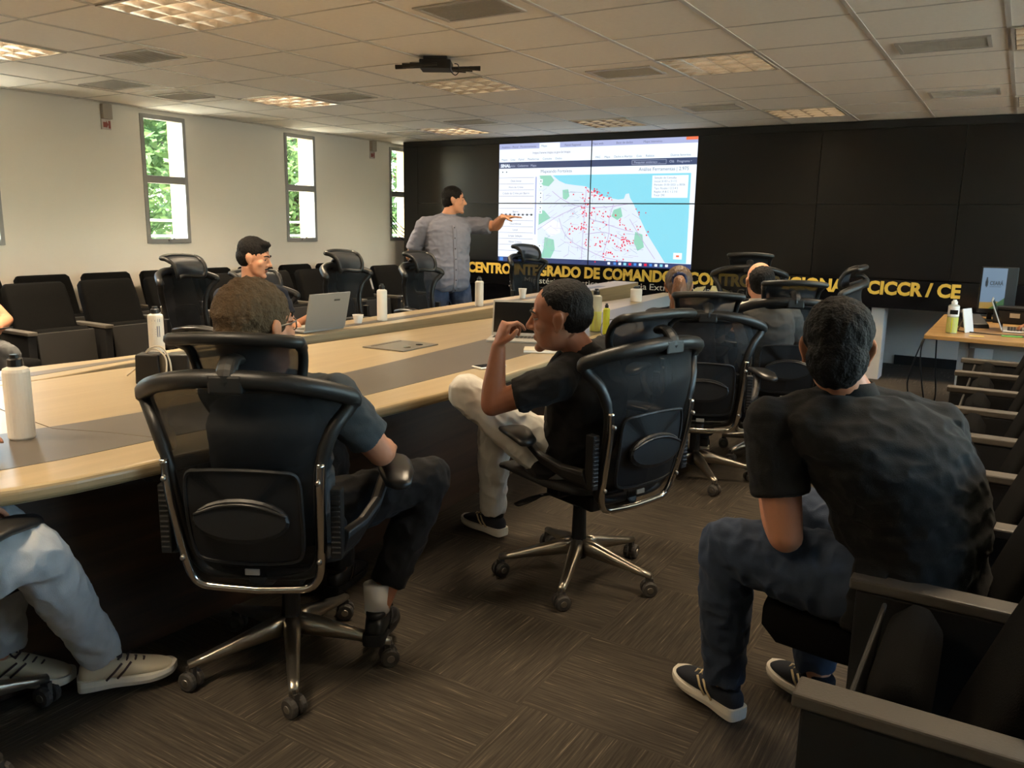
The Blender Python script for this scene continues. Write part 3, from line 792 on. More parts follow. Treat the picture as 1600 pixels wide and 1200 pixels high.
    m.add(list(lp) + [c], [(i, (i + 1) % n, n) for i in range(n)]); m.build('lower_panel', M_panel, P, smooth=False)
    m = MB()
    m.loft([ring((0, -0.388 - d, 0.625 + dz), (1, 0, 0), (0, 0, 1), w_, h, 24) for d, dz, w_, h in ((-0.012, 0, 0.130, 0.062), (0.0, 0, 0.132, 0.064), (0.006, 0.004, 0.125, 0.054))]); m.build('lumbar_pad', M_frame, P, smooth=False)
    m = MB(); m.tube(spl([(-0.125, -0.392, 0.643), (-0.06, -0.397, 0.668), (0.0, -0.398, 0.675), (0.06, -0.397, 0.668), (0.125, -0.392, 0.643)], 5), 0.005, 6); m.build('lumbar_rim', M_pad, P, smooth=True)
    m = MB(); m.box((0, -0.322, 0.452), (0.042, 0.006, 0.018)); m.build('label_plate', mat('plate_silver', (186, 180, 168), 0.4, 0.3), P, bev=0.002)
    # chrome U tube
    ch = spl([(0.212, -0.362, 0.785), (0.207, -0.358, 0.70), (0.200, -0.335, 0.58), (0.192, -0.312, 0.48), (0.178, -0.302, 0.425), (0.150, -0.298, 0.400), (0.10, -0.297, 0.393), (0.0, -0.297, 0.388)], 6)
    m = MB(); m.tube([q for q in ch] + [(-x, y, z) for x, y, z in reversed(ch[:-1])], 0.0125, 10); m.build('chrome_frame', M_chrome, P, smooth=True)
    for s in (-1, 1):
        for z, y in ((0.735, -0.377), (0.49, -0.328)):
            m = MB(); m.ell((s * (0.209 if z > 0.6 else 0.193), y - 0.002, z), (0.008, 0.006, 0.008), None, 10, 6); m.build('bolt', M_alu, P, smooth=True)
    # arms
    for s in (-1, 1):
        m = MB(); m.b2((s * 0.225, -0.325, 0.50), (s * 0.255, -0.285, 0.70))
        for i in range(12): m.b2((s * 0.227, -0.329, 0.515 + i * 0.015), (s * 0.253, -0.322, 0.522 + i * 0.015))
        m.loft([ring(q, (0.3 * s, 0.2, 0.93), (1, -0.3 * s, 0), a, b, 10, 3) for q, a, b in (((s * 0.24, -0.29, 0.53), 0.045, 0.022), ((s * 0.275, -0.20, 0.545), 0.034, 0.02), ((s * 0.30, -0.10, 0.58), 0.028, 0.02), ((s * 0.31, -0.02, 0.635), 0.030, 0.02), ((s * 0.315, 0.02, 0.652), 0.022, 0.02))])
        a = m.build('armrest', M_frame, P, smooth=False, bev=0.004)
        m = MB(); rings = []
        for t_, hw in ((-0.155, 0.012), (-0.14, 0.040), (-0.06, 0.056), (0.03, 0.054), (0.11, 0.046), (0.150, 0.030), (0.162, 0.01)):
            rings.append(ring((s * 0.338 - s * t_ * 0.25, 0.03 + t_, 0.672 - 0.02 * (t_ / 0.14) ** 2), (1, 0, 0), (0, 0, 1), hw, 0.016 if hw > 0.02 else 0.009, 14, 2.6))
        m.loft(rings); m.build('arm_pad', M_pad, a, smooth=True)
    # headrest
    m = MB(); m.tube(spl([(0, -0.432, 0.985), (0, -0.440, 1.03), (0, -0.405, 1.065), (0, -0.365, 1.06)], 4), 0.03, 8, flat=0.55, up=(0, 1, 0)); m.b2((-0.045, -0.455, 0.985), (0.045, -0.41, 1.035)); m.build('headrest_post', M_frame, P, bev=0.008)
    def hs(u, v):   # curled shell, u -1..1 across, v 0..1 upwards
        prof = [(-0.335, 0.985), (-0.325, 1.03), (-0.335, 1.08), (-0.375, 1.115), (-0.425, 1.125)]
        q = v * 4; i = min(int(q), 3); k = q - i
        y = prof[i][0] * (1 - k) + prof[i + 1][0] * k; z = prof[i][1] * (1 - k) + prof[i + 1][1] * k
        hw = 0.13 + 0.035 * v ** 0.6
        return V((u * hw, y + 0.06 * u * u * (1 - 0.3 * v), z - 0.012 * u * u))
    lp = [hs(u, 1) for u in (-1, -0.6, -0.2, 0.2, 0.6, 1)] + [hs(1, v) for v in (0.85, 0.6, 0.35, 0.12)] + [hs(u, 0) for u in (0.9, 0.4, 0, -0.4, -0.9)] + [hs(-1, v) for v in (0.12, 0.35, 0.6, 0.85)]
    m = MB(); lps = spl(lp, 4, True); m.tube(lps, [0.017 if q[2] > 1.09 else 0.014 for q in lps], 8, True); h = m.build('headrest', M_frame, P, smooth=True)
    vs = []; fs = []
    for j in range(9):
        for i in range(11): vs.append(hs(-1 + 0.2 * i, j / 8))
    for j in range(8):
        for i in range(10): a = j * 11 + i; fs.append((a, a + 1, a + 12, a + 11))
    m = MB(); m.add(vs, fs); m.build('headrest_mesh', M_meshh, h, smooth=True)

CH_GROUP = 'mesh office chairs around the conference table'
CHAIRS = [
    ((-1.885, 1.735), 29, 0.0, 'black mesh office chair in the foreground, seen from behind, holding the man with glasses'),
    ((-1.41, 2.85), 70, 0.0, 'black mesh office chair of the man in white jeans'),
    ((-1.47, 4.42), 22, -0.035, 'black mesh office chair with chrome back tube seen squarely behind the seated woman'),
    ((-1.22, 5.12), 24, 0.0, 'black mesh office chair of the balding man in the white shirt'),
    ((-1.95, 7.03), 15, 0.09, 'black mesh office chair at the far table end, its headrest left of the balding man'),
    ((-1.31, 5.98), 98, 0.05, 'black mesh office chair before the letters CICCR, partly hidden by a foreground head'),
    ((-4.02, 4.70), -82, 0.07, 'black mesh chair beyond the ledge right of the open laptop'),
    ((-3.90, 5.46), -84, 0.05, 'black mesh chair beyond the ledge just left of the standing presenter'),
    ((-3.83, 7.0), -96, 0.09, 'black mesh chair beyond the ledge whose headrest overlaps the lit screen'),
    ((-4.75, 3.86), -78, 0.03, 'black mesh chair beyond the ledge left of the man typing on the laptop'),
    ((-4.08, 3.80), -100, -0.05, 'black mesh chair partly showing behind the man typing on the laptop'),
    ((-2.36, 0.85), 8, 0.0, 'black mesh chair at the left photo edge under the man in light jeans'),
]
ch0 = thing('office_chair', CHAIRS[0][3], 'office chair', (0, 0, 0), 0, CH_GROUP)
chair_parts(ch0)
for i, ((x, y), az, lift, lb) in enumerate(CHAIRS):
    c = ch0 if i == 0 else dup(ch0, (0, 0, 0), 0, lb, CH_GROUP)
    c.location = (x, y, 0); c.rotation_euler = (0, 0, math.radians(az))
    if lift:
        for q in c.children:
            n = q.name.split('.')[0]
            if n in ('leg', 'caster'): continue
            if n == 'gas_column':
                q.scale = (1, 1, (0.37 + lift) / 0.37); q.location.z = -0.085 * lift / 0.37; continue
            q.location.z += lift

# ------------------------------------------------------------------ theatre seats
M_fab = mat('charcoal_seat_fabric', (15, 14, 13), 0.95, var=0.12, vscale=60, bump=0.25, bscale=260, sheen=0.0, spec=0.1)
M_armt = mat('armrest_top_grey', (86, 79, 70), 0.55, var=0.05, bump=0.1, bscale=180)
M_armp = mat('arm_panel_black', (22, 20, 19), 0.6, bump=0.1, bscale=150)
M_lip = mat('seat_lip_grey', (44, 41, 37), 0.55)
def seat_parts(root, folded=True, W=0.57, last=False):
    ax = [-W / 2] + ([W / 2] if last else [])
    for x in ax:
        m = MB(); m.b2((x - 0.03, -0.20, 0.0), (x + 0.03, 0.21, 0.595)); a = m.build('arm_panel', M_armp, root, bev=0.006)
        m = MB(); m.b2((x - 0.035, -0.21, 0.595), (x + 0.035, 0.225, 0.622)); m.build('arm_cap', M_armt, a, bev=0.005)
    # backrest: slab leaning back with rounded top
    m = MB(); rings = []
    for t_, hw, th in ((0.0, 0.215, 0.045), (0.05, 0.222, 0.055), (0.3, 0.228, 0.055), (0.5, 0.228, 0.05), (0.585, 0.222, 0.042), (0.61, 0.205, 0.022)):
        y = -0.045 - t_ * 0.34; z = 0.34 + t_ * 0.955
        rings.append(ring((0, y, z), (1, 0, 0), (0, 0.95, 0.34), hw, th, 28, 7))
    m.loft(rings); m.build('backrest', M_fab, root, smooth=True)
    m = MB(); rings = []
    if folded:
        for t_, hw, th in ((0.0, 0.20, 0.03), (0.03, 0.215, 0.055), (0.32, 0.215, 0.062), (0.40, 0.21, 0.055), (0.435, 0.19, 0.025)):
            rings.append(ring((0, 0.11 - t_ * 0.10, 0.20 + t_ * 0.96), (1, 0, 0), (0, 0.99, 0.12), hw, th, 24, 5))
        m.loft(rings); c = m.build('seat_cushion', M_fab, root, smooth=True)
        m = MB(); m.box((0, 0.160, 0.41), (0.425, 0.010, 0.38), rotx(0.10)); m.build('seat_shell', M_lip, c, bev=0.005)
    else:
        for t_, hw, th in ((0.0, 0.20, 0.03), (0.03, 0.23, 0.062), (0.30, 0.235, 0.068), (0.44, 0.235, 0.066), (0.485, 0.20, 0.04)):
            rings.append(ring((0, -0.04 + t_, 0.385 + t_ * 0.06), (1, 0, 0), (0, 0, 1), hw, th, 24, 5))
        m.loft(rings); m.build('seat_cushion', M_fab, root, smooth=True)
    m = MB(); m.b2((-W / 2, -0.06, 0.18), (W / 2, 0.0, 0.23)); m.build('support_beam', M_armp, root)
st_f = thing('theatre_seat', '', 'theatre seat', (0, 0, 0), 0); seat_parts(st_f)
ORD = ['nearest', 'second', 'third', 'fourth', 'fifth', 'sixth', 'seventh', 'eighth']
GR = 'charcoal theatre seats along the right side'
first = True
def put(x, y, az, lb, group):
    global first
    if first:
        o = st_f; first = False
        o.location = (x, y, 0); o.rotation_euler = (0, 0, math.radians(az)); o['label'] = lb; o['group'] = group; return o
    return dup(st_f, (x, y, 0), math.radians(az), lb, group)
RX, RY0, RP = -0.03, 1.41, 0.57
for k in range(8):
    y = RY0 + RP * (k + 0.5)
    if k == 1:
        o = thing('theatre_seat', 'charcoal theatre seat folded down under the man in black at right', 'theatre seat', (RX, y, 0), PI / 2, GR); seat_parts(o, False)
    elif k == 7:
        o = thing('theatre_seat', 'folded charcoal theatre seat at the far end of the right row, nearest the desk', 'theatre seat', (RX, y, 0), PI / 2, GR); seat_parts(o, True, 0.57, True)
    else:
        put(RX, y, 90, 'folded charcoal theatre seat, %s from the camera in the right row' % ORD[k], GR)
LF, LR_ = -6.0, -6.76
for k in range(9):
    y = 2.775 + 0.57 * k
    lb = 'charcoal theatre seat in the front left row, %s from the left' % (ORD + ['ninth'])[k].replace('nearest', 'first')
    if k == 0:
        o = thing('theatre_seat', 'charcoal theatre seat at the left photo edge under the person holding a phone', 'theatre seat', (LF, y, 0), -PI / 2, 'front row of seats on the left'); seat_parts(o, False)
    else: put(LF, y, -90, lb, 'front row of seats on the left')
for k in range(8):
    y = 3.26 + 0.57 * k
    put(LR_, y, -90, 'charcoal theatre seat in the rear row against the left wall, %s from the left' % ORD[k].replace('nearest', 'first'), 'rear row of seats against the left wall')
# ------------------------------------------------------------------ people: builders
def skin_mat(name, c):
    return mat(name, c, 0.52, var=0.05, vscale=30, bump=0.05, bscale=220, spec=0.35)
def bake(o, vox, it=6, wr=None, fac=0.5):
    md = o.modifiers.new('r', 'REMESH'); md.mode = 'VOXEL'; md.voxel_size = vox; md.use_smooth_shade = True
    if it:
        sm = o.modifiers.new('s', 'SMOOTH'); sm.factor = fac; sm.iterations = it
    dg = bpy.context.evaluated_depsgraph_get()
    me = bpy.data.meshes.new_from_object(o.evaluated_get(dg))
    mats = list(o.data.materials)
    old = o.data; o.modifiers.clear(); o.data = me; bpy.data.meshes.remove(old)
    me.materials.clear()
    for q in mats: me.materials.append(q)
    for p_ in me.polygons: p_.material_index = 0
    me.polygons.foreach_set('use_smooth', [True] * len(me.polygons))
    if wr:
        amp, fr, st = wr
        ns = [v.normal.copy() for v in me.vertices]
        for v, nn in zip(me.vertices, ns):
            c = v.co
            q = V((c.x * fr * st[0], c.y * fr * st[1], c.z * fr * st[2]))
            k = noise.noise(q) + 0.5 * noise.noise(q * 2.1 + V((5, 3, 1)))
            k = (1 - abs(k) * 2.2) if amp > 0 else k
            v.co = c + nn * (abs(amp) * k)
        me.update()
    return o

def hframe(c, az, pitch=0, roll=0):
    R = Matrix.Rotation(math.radians(az), 3, 'Z') @ Matrix.Rotation(math.radians(-pitch), 3, 'X') @ Matrix.Rotation(math.radians(roll), 3, 'Y')
    c = V(c)
    return (lambda x, y, z: c + R @ V((x, y, z))), R

def hand(mb, w, d, n, right, curl=(0.35, 0.5, 0.35), thumb=0.5, sp=0.12, s=1.0, curls=None):
    w = V(w); d = V(d).normalized(); n = V(n); n = (n - d * n.dot(d)).normalized()
    t = d.cross(n) if right else n.cross(d)
    rg = []
    for a, hw, th in ((-0.02, 0.025, 0.020), (0.0, 0.026, 0.0185), (0.03, 0.034, 0.0185), (0.065, 0.041, 0.016), (0.092, 0.040, 0.012)):
        rg.append(ring(w + d * a * s, t, n, hw * s, th * s, 14, 2.6))
    mb.loft(rg)
    for i, (off, L) in enumerate(((0.030, 0.074), (0.0105, 0.083), (-0.0095, 0.077), (-0.028, 0.060))):
        base = w + d * (0.086 - 0.004 * abs(i - 1)) * s + t * off * s
        dir_ = (d + t * sp * (1.2 - i * 0.9)).normalized()
        pts = [base - dir_ * 0.015 * s, base]; ang = 0.0
        cc = curls[i] if curls else curl
        for k, (fr, c) in enumerate(zip((0.45, 0.31, 0.24), cc)):
            ang += c
            base = base + (dir_ * math.cos(ang) + n * math.sin(ang)) * (L * fr * s)
            pts.append(base)
        mb.tube(pts, [0.0095 * s, 0.0095 * s, 0.0088 * s, 0.0080 * s, 0.0066 * s], 10)
        mb.ell(pts[-1], (0.0068 * s,) * 3, None, 8, 6)
    b = w + d * 0.022 * s + t * 0.024 * s
    d1 = (d * 0.62 + t * (0.75 - 0.4 * thumb) + n * (0.25 + 0.4 * thumb)).normalized()
    d2 = (d * 0.85 + t * (0.28 - 0.5 * thumb) + n * (0.2 + 0.35 * thumb)).normalized()
    p = [b - d1 * 0.02 * s, b, b + d1 * 0.042 * s, b + d1 * 0.042 * s + d2 * 0.03 * s]
    mb.tube(p, [0.014 * s, 0.0135 * s, 0.0105 * s, 0.0085 * s], 10); mb.ell(p[-1], (0.0088 * s,) * 3, None, 8, 6)

def limb(mb, pts, rad, n=6, seg=14):
    q = spl([tuple(p) + (r,) for p, r in zip(pts, rad)], n)
    mb.tube([x[:3] for x in q], [x[3] for x in q], seg)
    mb.ell(pts[0], (rad[0],) * 3, None, 12, 8); mb.ell(pts[-1], (rad[-1],) * 3, None, 12, 8)

def lerp(a, b, t): return V(a) * (1 - t) + V(b) * t
def mix(a, b, t): return tuple(x * (1 - t) + y * t for x, y in zip(a, b))

def torso_rings(J, wx, wd, grow=0.0, t0=-0.14, t1=1.0, bow=0.0):
    pel, nk = V(J['pel']), V(J['neck'])
    la0 = (V(J['hipR']) - V(J['hipL'])).normalized(); la1 = (V(J['shR']) - V(J['shL'])).normalized()
    up = nk - pel
    prof = [(-0.20, .120, .085), (-0.14, .155, .112), (0.0, .168, .122), (0.2, .160, .122), (0.4, .156, .118), (0.6, .166, .122), (0.76, .176, .118), (0.88, .166, .098), (0.95, .125, .078), (1.0, .070, .062)]
    out = []
    for i in range(len(prof)):
        t, a, b = prof[i]
        if t < t0 - 1e-6 or t > t1 + 1e-6: continue
        la = lerp(la0, la1, min(max(t, 0), 1)).normalized()
        c = pel + up * t
        fw = up.normalized().cross(la).normalized() * -1.0
        fw = la.cross(up.normalized()) * -1.0
        c = c - fw * bow * math.sin(PI * min(max(t, 0), 1))
        dp = la.cross(up).normalized()
        k = max(0.0, 1 - abs(t - 0.2) / 0.5)
        out.append(ring(c, la, dp, a * wx + grow, b * wd + grow + k * (wd - 1) * 0.05, 24, 2.4))
    return out, la0, la1

def person(name_label, J, hd, skin, shirt, trousers, shoes, hair=None, wx=1.0, wd=1.0, vox=0.0055, bow=0.03, sleeve=0.55, hem=-0.16, hands=None, extras=None, headscale=1.0, arm_r=1.0, sg=0.014, collar=False, hidden_feet=False, group=None, face='', wr=0.006):
    px, py = J['pel'][0], J['pel'][1]
    O = V((px, py, 0))
    root = thing('person', name_label, 'person', (px, py, 0), 0, group)
    pel = V(J['pel'])
    if 'hipL' not in J:
        a = math.radians(J['paz']); r = V((math.cos(a), math.sin(a), 0))
        J['hipL'] = tuple(pel - r * 0.095 * wx - V((0, 0, 0.01))); J['hipR'] = tuple(pel + r * 0.095 * wx - V((0, 0, 0.01)))
    H, R = hframe(hd[0], *hd[1:])
    hs = headscale
    b = MB()
    tr, la0, la1 = torso_rings(J, wx, wd, 0.0, bow=bow)
    b.loft(tr)
    nk = V(J['neck'])
    b.tube([nk - (H(0, 0, 0) - nk) * 0.25, lerp(nk, H(0, -0.02, -0.06), 0.5), H(0, -0.018, -0.05 * hs)], [0.064 * max(1, wx * 0.95), 0.056 * max(1, wx * 0.92), 0.054], 16)
    for s in 'LR':
        sh, el, wr_ = V(J['sh' + s]), V(J['el' + s]), V(J['wr' + s])
        b.tube([lerp(nk, sh, -0.1) - V((0, 0, 0.02)), lerp(nk, sh, 0.5) - V((0, 0, 0.012)), sh], [0.05, 0.052, 0.055], 12)
        ar = arm_r
        limb(b, [sh, lerp(sh, el, 0.35), lerp(sh, el, 0.8), el], [0.058 * ar, 0.052 * ar, 0.044 * ar, 0.040 * ar])
        limb(b, [el, lerp(el, wr_, 0.3), lerp(el, wr_, 0.75), wr_], [0.041 * ar, 0.043 * ar, 0.032 * ar, 0.026 * ar])
        hip, kn, an = V(J['hip' + s]), V(J['kn' + s]), V(J['an' + s])
        limb(b, [hip, lerp(hip, kn, 0.4), lerp(hip, kn, 0.85), kn], [0.088 * wx, 0.080 * wx, 0.060 * wx, 0.055])
        limb(b, [kn, lerp(kn, an, 0.3), lerp(kn, an, 0.7), an], [0.054, 0.056, 0.042, 0.036])
        d = (wr_ - el).normalized()
        h = (hands or {}).get(s, {})
        hand(b, wr_, h.get('d', d), h.get('n', (0, 0, -1)), s == 'R', h.get('curl', (0.35, 0.45, 0.3)), h.get('thumb', 0.4), h.get('sp', 0.1), h.get('s', 1.0), h.get('curls'))
    def E(c, r, rot=None): b.ell(H(*[q * hs for q in c]), tuple(q * hs for q in r), R @ rot if rot is not None else R, 18, 12)
    E((0, -.012, .03), (.074, .094, .086)); E((0, .020, -.035), (.060, .069, .080)); E((0, .036, -.076), (.049, .046, .034)); E((0, .074, -.099), (.022, .019, .016))
    for s in (-1, 1):
        E((s * .038, .056, -.022), (.024, .022, .022)); E((s * .0115, .094, -.030), (.0095, .010, .008))
        E((s * .077, -.006, -.006), (.0085, .018, .029), roty(s * 0.18) @ rotz(s * 0.35)); E((s * .081, -.014, .004), (.007, .014, .022), rotz(s * 0.5)); E((s * .073, .000, -.034), (.007, .009, .010))
        E((s * .020, .076, .022), (.024, .013, .010)); E((s * .031, .0735, .0115), (.0155, .0105, .0058), roty(s * 0.12)); E((s * .031, .073, -.0045), (.0145, .0095, .0045))
    b.tube([H(0, .078 * hs, .018 * hs), H(0, .093 * hs, -.006 * hs), H(0, .106 * hs, -.026 * hs)], [.0085 * hs, .010 * hs, .0125 * hs], 10); E((0, .105, -.027), (.0125, .011, .010))
    E((0, .083, -.060), (.023, .011, .0055)); E((0, .081, -.0685), (.020, .011, .007))
    b.v = [q - O for q in b.v]
    body = b.build('body', [skin, mat(skin.name + '_lips', tuple(int(x * 0.82) for x in (150, 92, 80)), 0.45)], root)
    bake(body, vox, 4)
    # lips take their own colour
    Ri = R.transposed(); hc = V(hd[0]) - O
    for p_ in body.data.polygons:
        l = Ri @ (p_.center - hc) / hs
        if l.y > 0.084 and abs(l.x) < 0.024 and -0.077 < l.z < -0.053: p_.material_index = 1
    def child(mb, nm, m, vx=None, it=4, wr_=None, par=None, smooth=True, sub=0):
        mb.v = [q - O for q in mb.v]
        o = mb.build(nm, m, par or root, smooth)
        if vx: bake(o, vx, it, wr_)
        return o
    # eyes and brows
    for s in (-1, 1):
        e = MB(); e.ell(H(s * .031 * hs, .0705 * hs, .004 * hs), (.0122 * hs, .0112 * hs, .0075 * hs), R, 12, 8); e.ell(H(s * .031 * hs, .0795 * hs, .004 * hs), (.0062 * hs, .003 * hs, .0058 * hs), R, 10, 6, 1)
        child(e, 'eye', [mat('eye_white', (150, 132, 120), 0.3), mat('iris_dark', (22, 14, 10), 0.25)])
        e = MB(); e.tube([H(s * x * hs, y * hs, z * hs) for x, y, z in ((.012, .091, .024), (.024, .089, .029), (.036, .082, .029), (.046, .071, .023))], [.0035, .0045, .004, .002], 8)
        child(e, 'eyebrow', mat('brow_hair', (24, 18, 14), 0.8))
    # hair
    if hair:
        h = MB()
        for c, r_ in hair['e']: h.ell(H(*[q * hs for q in c]), tuple(q * hs for q in r_), R, 24, 16)
        child(h, 'hair', hair['m'], hair.get('vox', 0.005), 2, (-hair.get('amp', 0.003), hair.get('fr', 90), (1, 1, 0.6)))
    # shirt
    sb = MB(); g = sg
    tr, _, _ = torso_rings(J, wx, wd, g, hem, 1.0, bow); sb.loft(tr)
    for s in 'LR':
        sh, el = V(J['sh' + s]), V(J['el' + s])
        sb.tube([lerp(nk, sh, 0.05) - V((0, 0, 0.012)), lerp(nk, sh, 0.5) - V((0, 0, 0.010)), sh], [0.056, 0.058, 0.066], 12)
        sb.ell(sh, (0.068,) * 3, None, 14, 10)
        sb.tube([sh, lerp(sh, el, sleeve * 0.5), lerp(sh, el, sleeve)], [0.067 * arm_r, 0.066 * arm_r, 0.064 * arm_r], 16)
    if hem < -0.1:
        for s in 'LR':
            hip, kn = V(J['hip' + s]), V(J['kn' + s])
            if abs(kn.z - hip.z) < 0.3: sb.tube([hip, lerp(hip, kn, 0.18)], [0.112 * wx, 0.103 * wx], 16)
    child(sb, 'shirt', shirt, vox, 5, (wr, 9, (1, 1, 1.6)))
    if collar:
        c = MB(); upv = (H(0, 0, 0) - nk).normalized(); lt = la1; fw = upv.cross(lt)
        c.loft([ring(nk + upv * a, lt, fw, r_, r_ * 1.02, 22) for a, r_ in ((-0.012, 0.080), (0.02, 0.071), (0.036, 0.067), (0.036, 0.062), (0.0, 0.062))])
        child(c, 'collar', shirt)
    # trousers
    tb_ = MB()
    pl = [q for q in torso_rings(J, wx, wd, 0.0, -0.2, 0.0, bow)[0]]
    tb_.loft(pl)
    for s in 'LR':
        hip, kn, an = V(J['hip' + s]), V(J['kn' + s]), V(J['an' + s])
        limb(tb_, [hip, lerp(hip, kn, 0.4), lerp(hip, kn, 0.85), kn], [0.100 * wx, 0.092 * wx, 0.073 * wx, 0.068])
        e = lerp(kn, an, J.get('cuff' + s, 0.97))
        q = spl([tuple(p) + (r,) for p, r in zip([kn, lerp(kn, an, 0.3), lerp(kn, an, 0.7), e], [0.067, 0.069, 0.060, 0.057])], 6)
        tb_.tube([x[:3] for x in q], [x[3] for x in q], 16)
    child(tb_, 'trousers', trousers, vox, 5, (wr * 1.1, 11, (1.2, 1.2, 1.0)))
    # shoes
    if shoes:
        for s in 'LR':
            a = V(J['an' + s]); f = V(J['ft' + s]).normalized()
            shoe(root, O, a, f, shoes, s, J.get('sock'))
    if extras: extras(root, H, R, O, child, hs)
    return root

def shoe(root, O, a, f, sc, side, sock=None):
    lt = f.cross(V((0, 0, 1))).normalized(); up = lt.cross(f).normalized()
    o = a - f * 0.075 - up * 0.095
    P = lambda y, x, z: o + f * y + lt * x + up * z - O
    up_m, sole_m, acc_m = sc
    u = MB(); rg = []
    for y, hw, top in ((0.004, 0.024, 0.072), (0.03, 0.033, 0.088), (0.075, 0.036, 0.090), (0.12, 0.037, 0.086), (0.165, 0.043, 0.068), (0.215, 0.044, 0.054), (0.250, 0.034, 0.044), (0.268, 0.016, 0.034)):
        zb = 0.02
        rg.append([P(y, hw * math.copysign(abs(math.cos(t)) ** 0.75, math.cos(t)), (zb + top) / 2 + (top - zb) / 2 * math.copysign(abs(math.sin(t)) ** 0.8, math.sin(t))) for t in [2 * PI * i / 18 for i in range(18)]])
    u.loft(rg)
    u.loft([[P(0.066 + ry * math.sin(t), rx * math.cos(t), z) for t in [2 * PI * i / 16 for i in range(16)]] for z, rx, ry in ((0.07, 0.034, 0.055), (0.10, 0.036, 0.052), (0.102, 0.03, 0.045))])
    sh = u.build('shoe', up_m, root, smooth=True, sub=1)
    s = MB(); ol = spl([(0.0, 0.0), (0.006, 0.030), (0.04, 0.037), (0.10, 0.036), (0.17, 0.047), (0.225, 0.047), (0.262, 0.034), (0.279, 0.0)], 5)
    lo = [(y, x) for y, x in ol] + [(y, -x) for y, x in reversed(ol[1:-1])]
    def ztop(y): return 0.036 - 0.012 * min(1, y / 0.2) + (0.012 * max(0, (y - 0.2) / 0.08))
    def zbot(y): return 0.0 + 0.014 * max(0, (y - 0.18) / 0.1) ** 2
    n = len(lo)
    vs = [P(y, x * 0.97, zbot(y)) for y, x in lo] + [P(y, x * 1.06, (zbot(y) + ztop(y)) / 2) for y, x in lo] + [P(y, x, ztop(y)) for y, x in lo]
    fs = [tuple(range(n - 1, -1, -1)), tuple(range(2 * n, 3 * n))]
    for k in (0, 1): fs += [(k * n + i, k * n + (i + 1) % n, (k + 1) * n + (i + 1) % n, (k + 1) * n + i) for i in range(n)]
    s.add(vs, fs); s.build('sole', sole_m, sh, smooth=False)
    l = MB()
    for i in range(4):
        y = 0.115 + i * 0.022; z = 0.091 - i * 0.0085
        l.tube([P(y, -0.022, z - 0.010), P(y + 0.006, 0, z), P(y, 0.022, z - 0.010)], 0.0032, 6)
    l.tube(spl([P(0.115, 0.005, 0.093), P(0.10, 0.03, 0.112), P(0.12, 0.042, 0.098), P(0.125, 0.012, 0.094)], 5), 0.0028, 6)
    l.tube(spl([P(0.115, -0.005, 0.093), P(0.10, -0.03, 0.11), P(0.12, -0.042, 0.096), P(0.125, -0.012, 0.094)], 5), 0.0028, 6)
    l.build('laces', acc_m, sh, smooth=True)
    for sg_ in (-1, 1):
        st = MB()
        for y0, y1 in ((0.08, 0.125), (0.11, 0.15)):
            st.tube([P(y0, sg_ * 0.0385, 0.030), P((y0 + y1) / 2, sg_ * 0.041, 0.052), P(y1, sg_ * 0.034, 0.074)], 0.0035, 6)
        st.build('stripes', acc_m, sh, smooth=True)
    if sock and side == 'R':
        k = MB(); k.tube([a - O - up * 0.005, a - O + up * 0.09], [0.040, 0.046], 14); k.build('sock', sock, root, smooth=True)
# ------------------------------------------------------------------ people
H_SHORT = [((0, -.020, .040), (.080, .097, .085)), ((0, -.040, -.004), (.070, .072, .078))]
def hair(m, e=H_SHORT, **k): return dict(e=e, m=m, **k)
M_hblack = mat('black_hair', (22, 18, 16), 0.7, spec=0.2, var=0.3, vscale=70, bump=0.6, bscale=160)
M_hgrey = mat('greying_brown_hair', (84, 67, 48), 0.7, spec=0.2, var=0.45, vscale=110, bump=0.7, bscale=170)
M_hbrown = mat('brown_hair', (92, 66, 44), 0.5, var=0.35, vscale=60, bump=0.6, bscale=120, stretch=(1, 1, 0.3))
SK1 = skin_mat('skin_tan', (188, 128, 96)); SK2 = skin_mat('skin_brown', (150, 98, 72)); SK3 = skin_mat('skin_light', (204, 146, 114))
def cloth(n, c, var=0.08, rough=0.9, bs=380, bump=0.2): return mat(n, c, rough, var=var, vscale=25, bump=bump, bscale=bs, sheen=0.04, spec=0.2)
C_grey = cloth('dark_grey_tee', (62, 66, 68)); C_blackpolo = cloth('black_polo', (32, 31, 31)); C_blackshirt = cloth('black_shirt', (33, 32, 31)); C_blue = cloth('blue_grey_chambray', (122, 122, 134), 0.12)
C_white = cloth('white_shirt', (206, 200, 190)); C_jean = cloth('mid_blue_jeans', (72, 84, 108), 0.25, bs=300); C_ljean = cloth('light_wash_jeans', (172, 174, 174), 0.15); C_wjean = cloth('white_jeans', (206, 202, 192), 0.06); C_djean = cloth('dark_blue_jeans', (58, 68, 86), 0.25)
C_blackj = cloth('black_jeans', (26, 25, 25)); C_navy = cloth('navy_tee', (38, 40, 50)); C_greyp = cloth('grey_trousers', (88, 88, 88))
M_rubw = mat('white_rubber_sole', (214, 206, 190), 0.6); M_knitnavy = mat('navy_knit_shoe', (22, 26, 36), 0.85, bump=0.3, bscale=400); M_cream = mat('cream_leather', (206, 190, 160), 0.6, var=0.05); M_blkshoe = mat('black_shoe', (20, 19, 19), 0.5)
M_accw = mat('shoe_accent_cream', (190, 170, 130), 0.6); M_accb = mat('shoe_accent_dark', (60, 40, 40), 0.6)
SH_NAVY = (M_knitnavy, M_rubw, M_accw); SH_CREAM = (M_cream, M_rubw, M_accb); SH_BLACK = (M_blkshoe, M_rubw, M_blkshoe); SH_BB = (M_blkshoe, M_blkshoe, M_blkshoe)
M_steel = mat('spectacle_metal', (120, 110, 100), 0.3, 0.8)

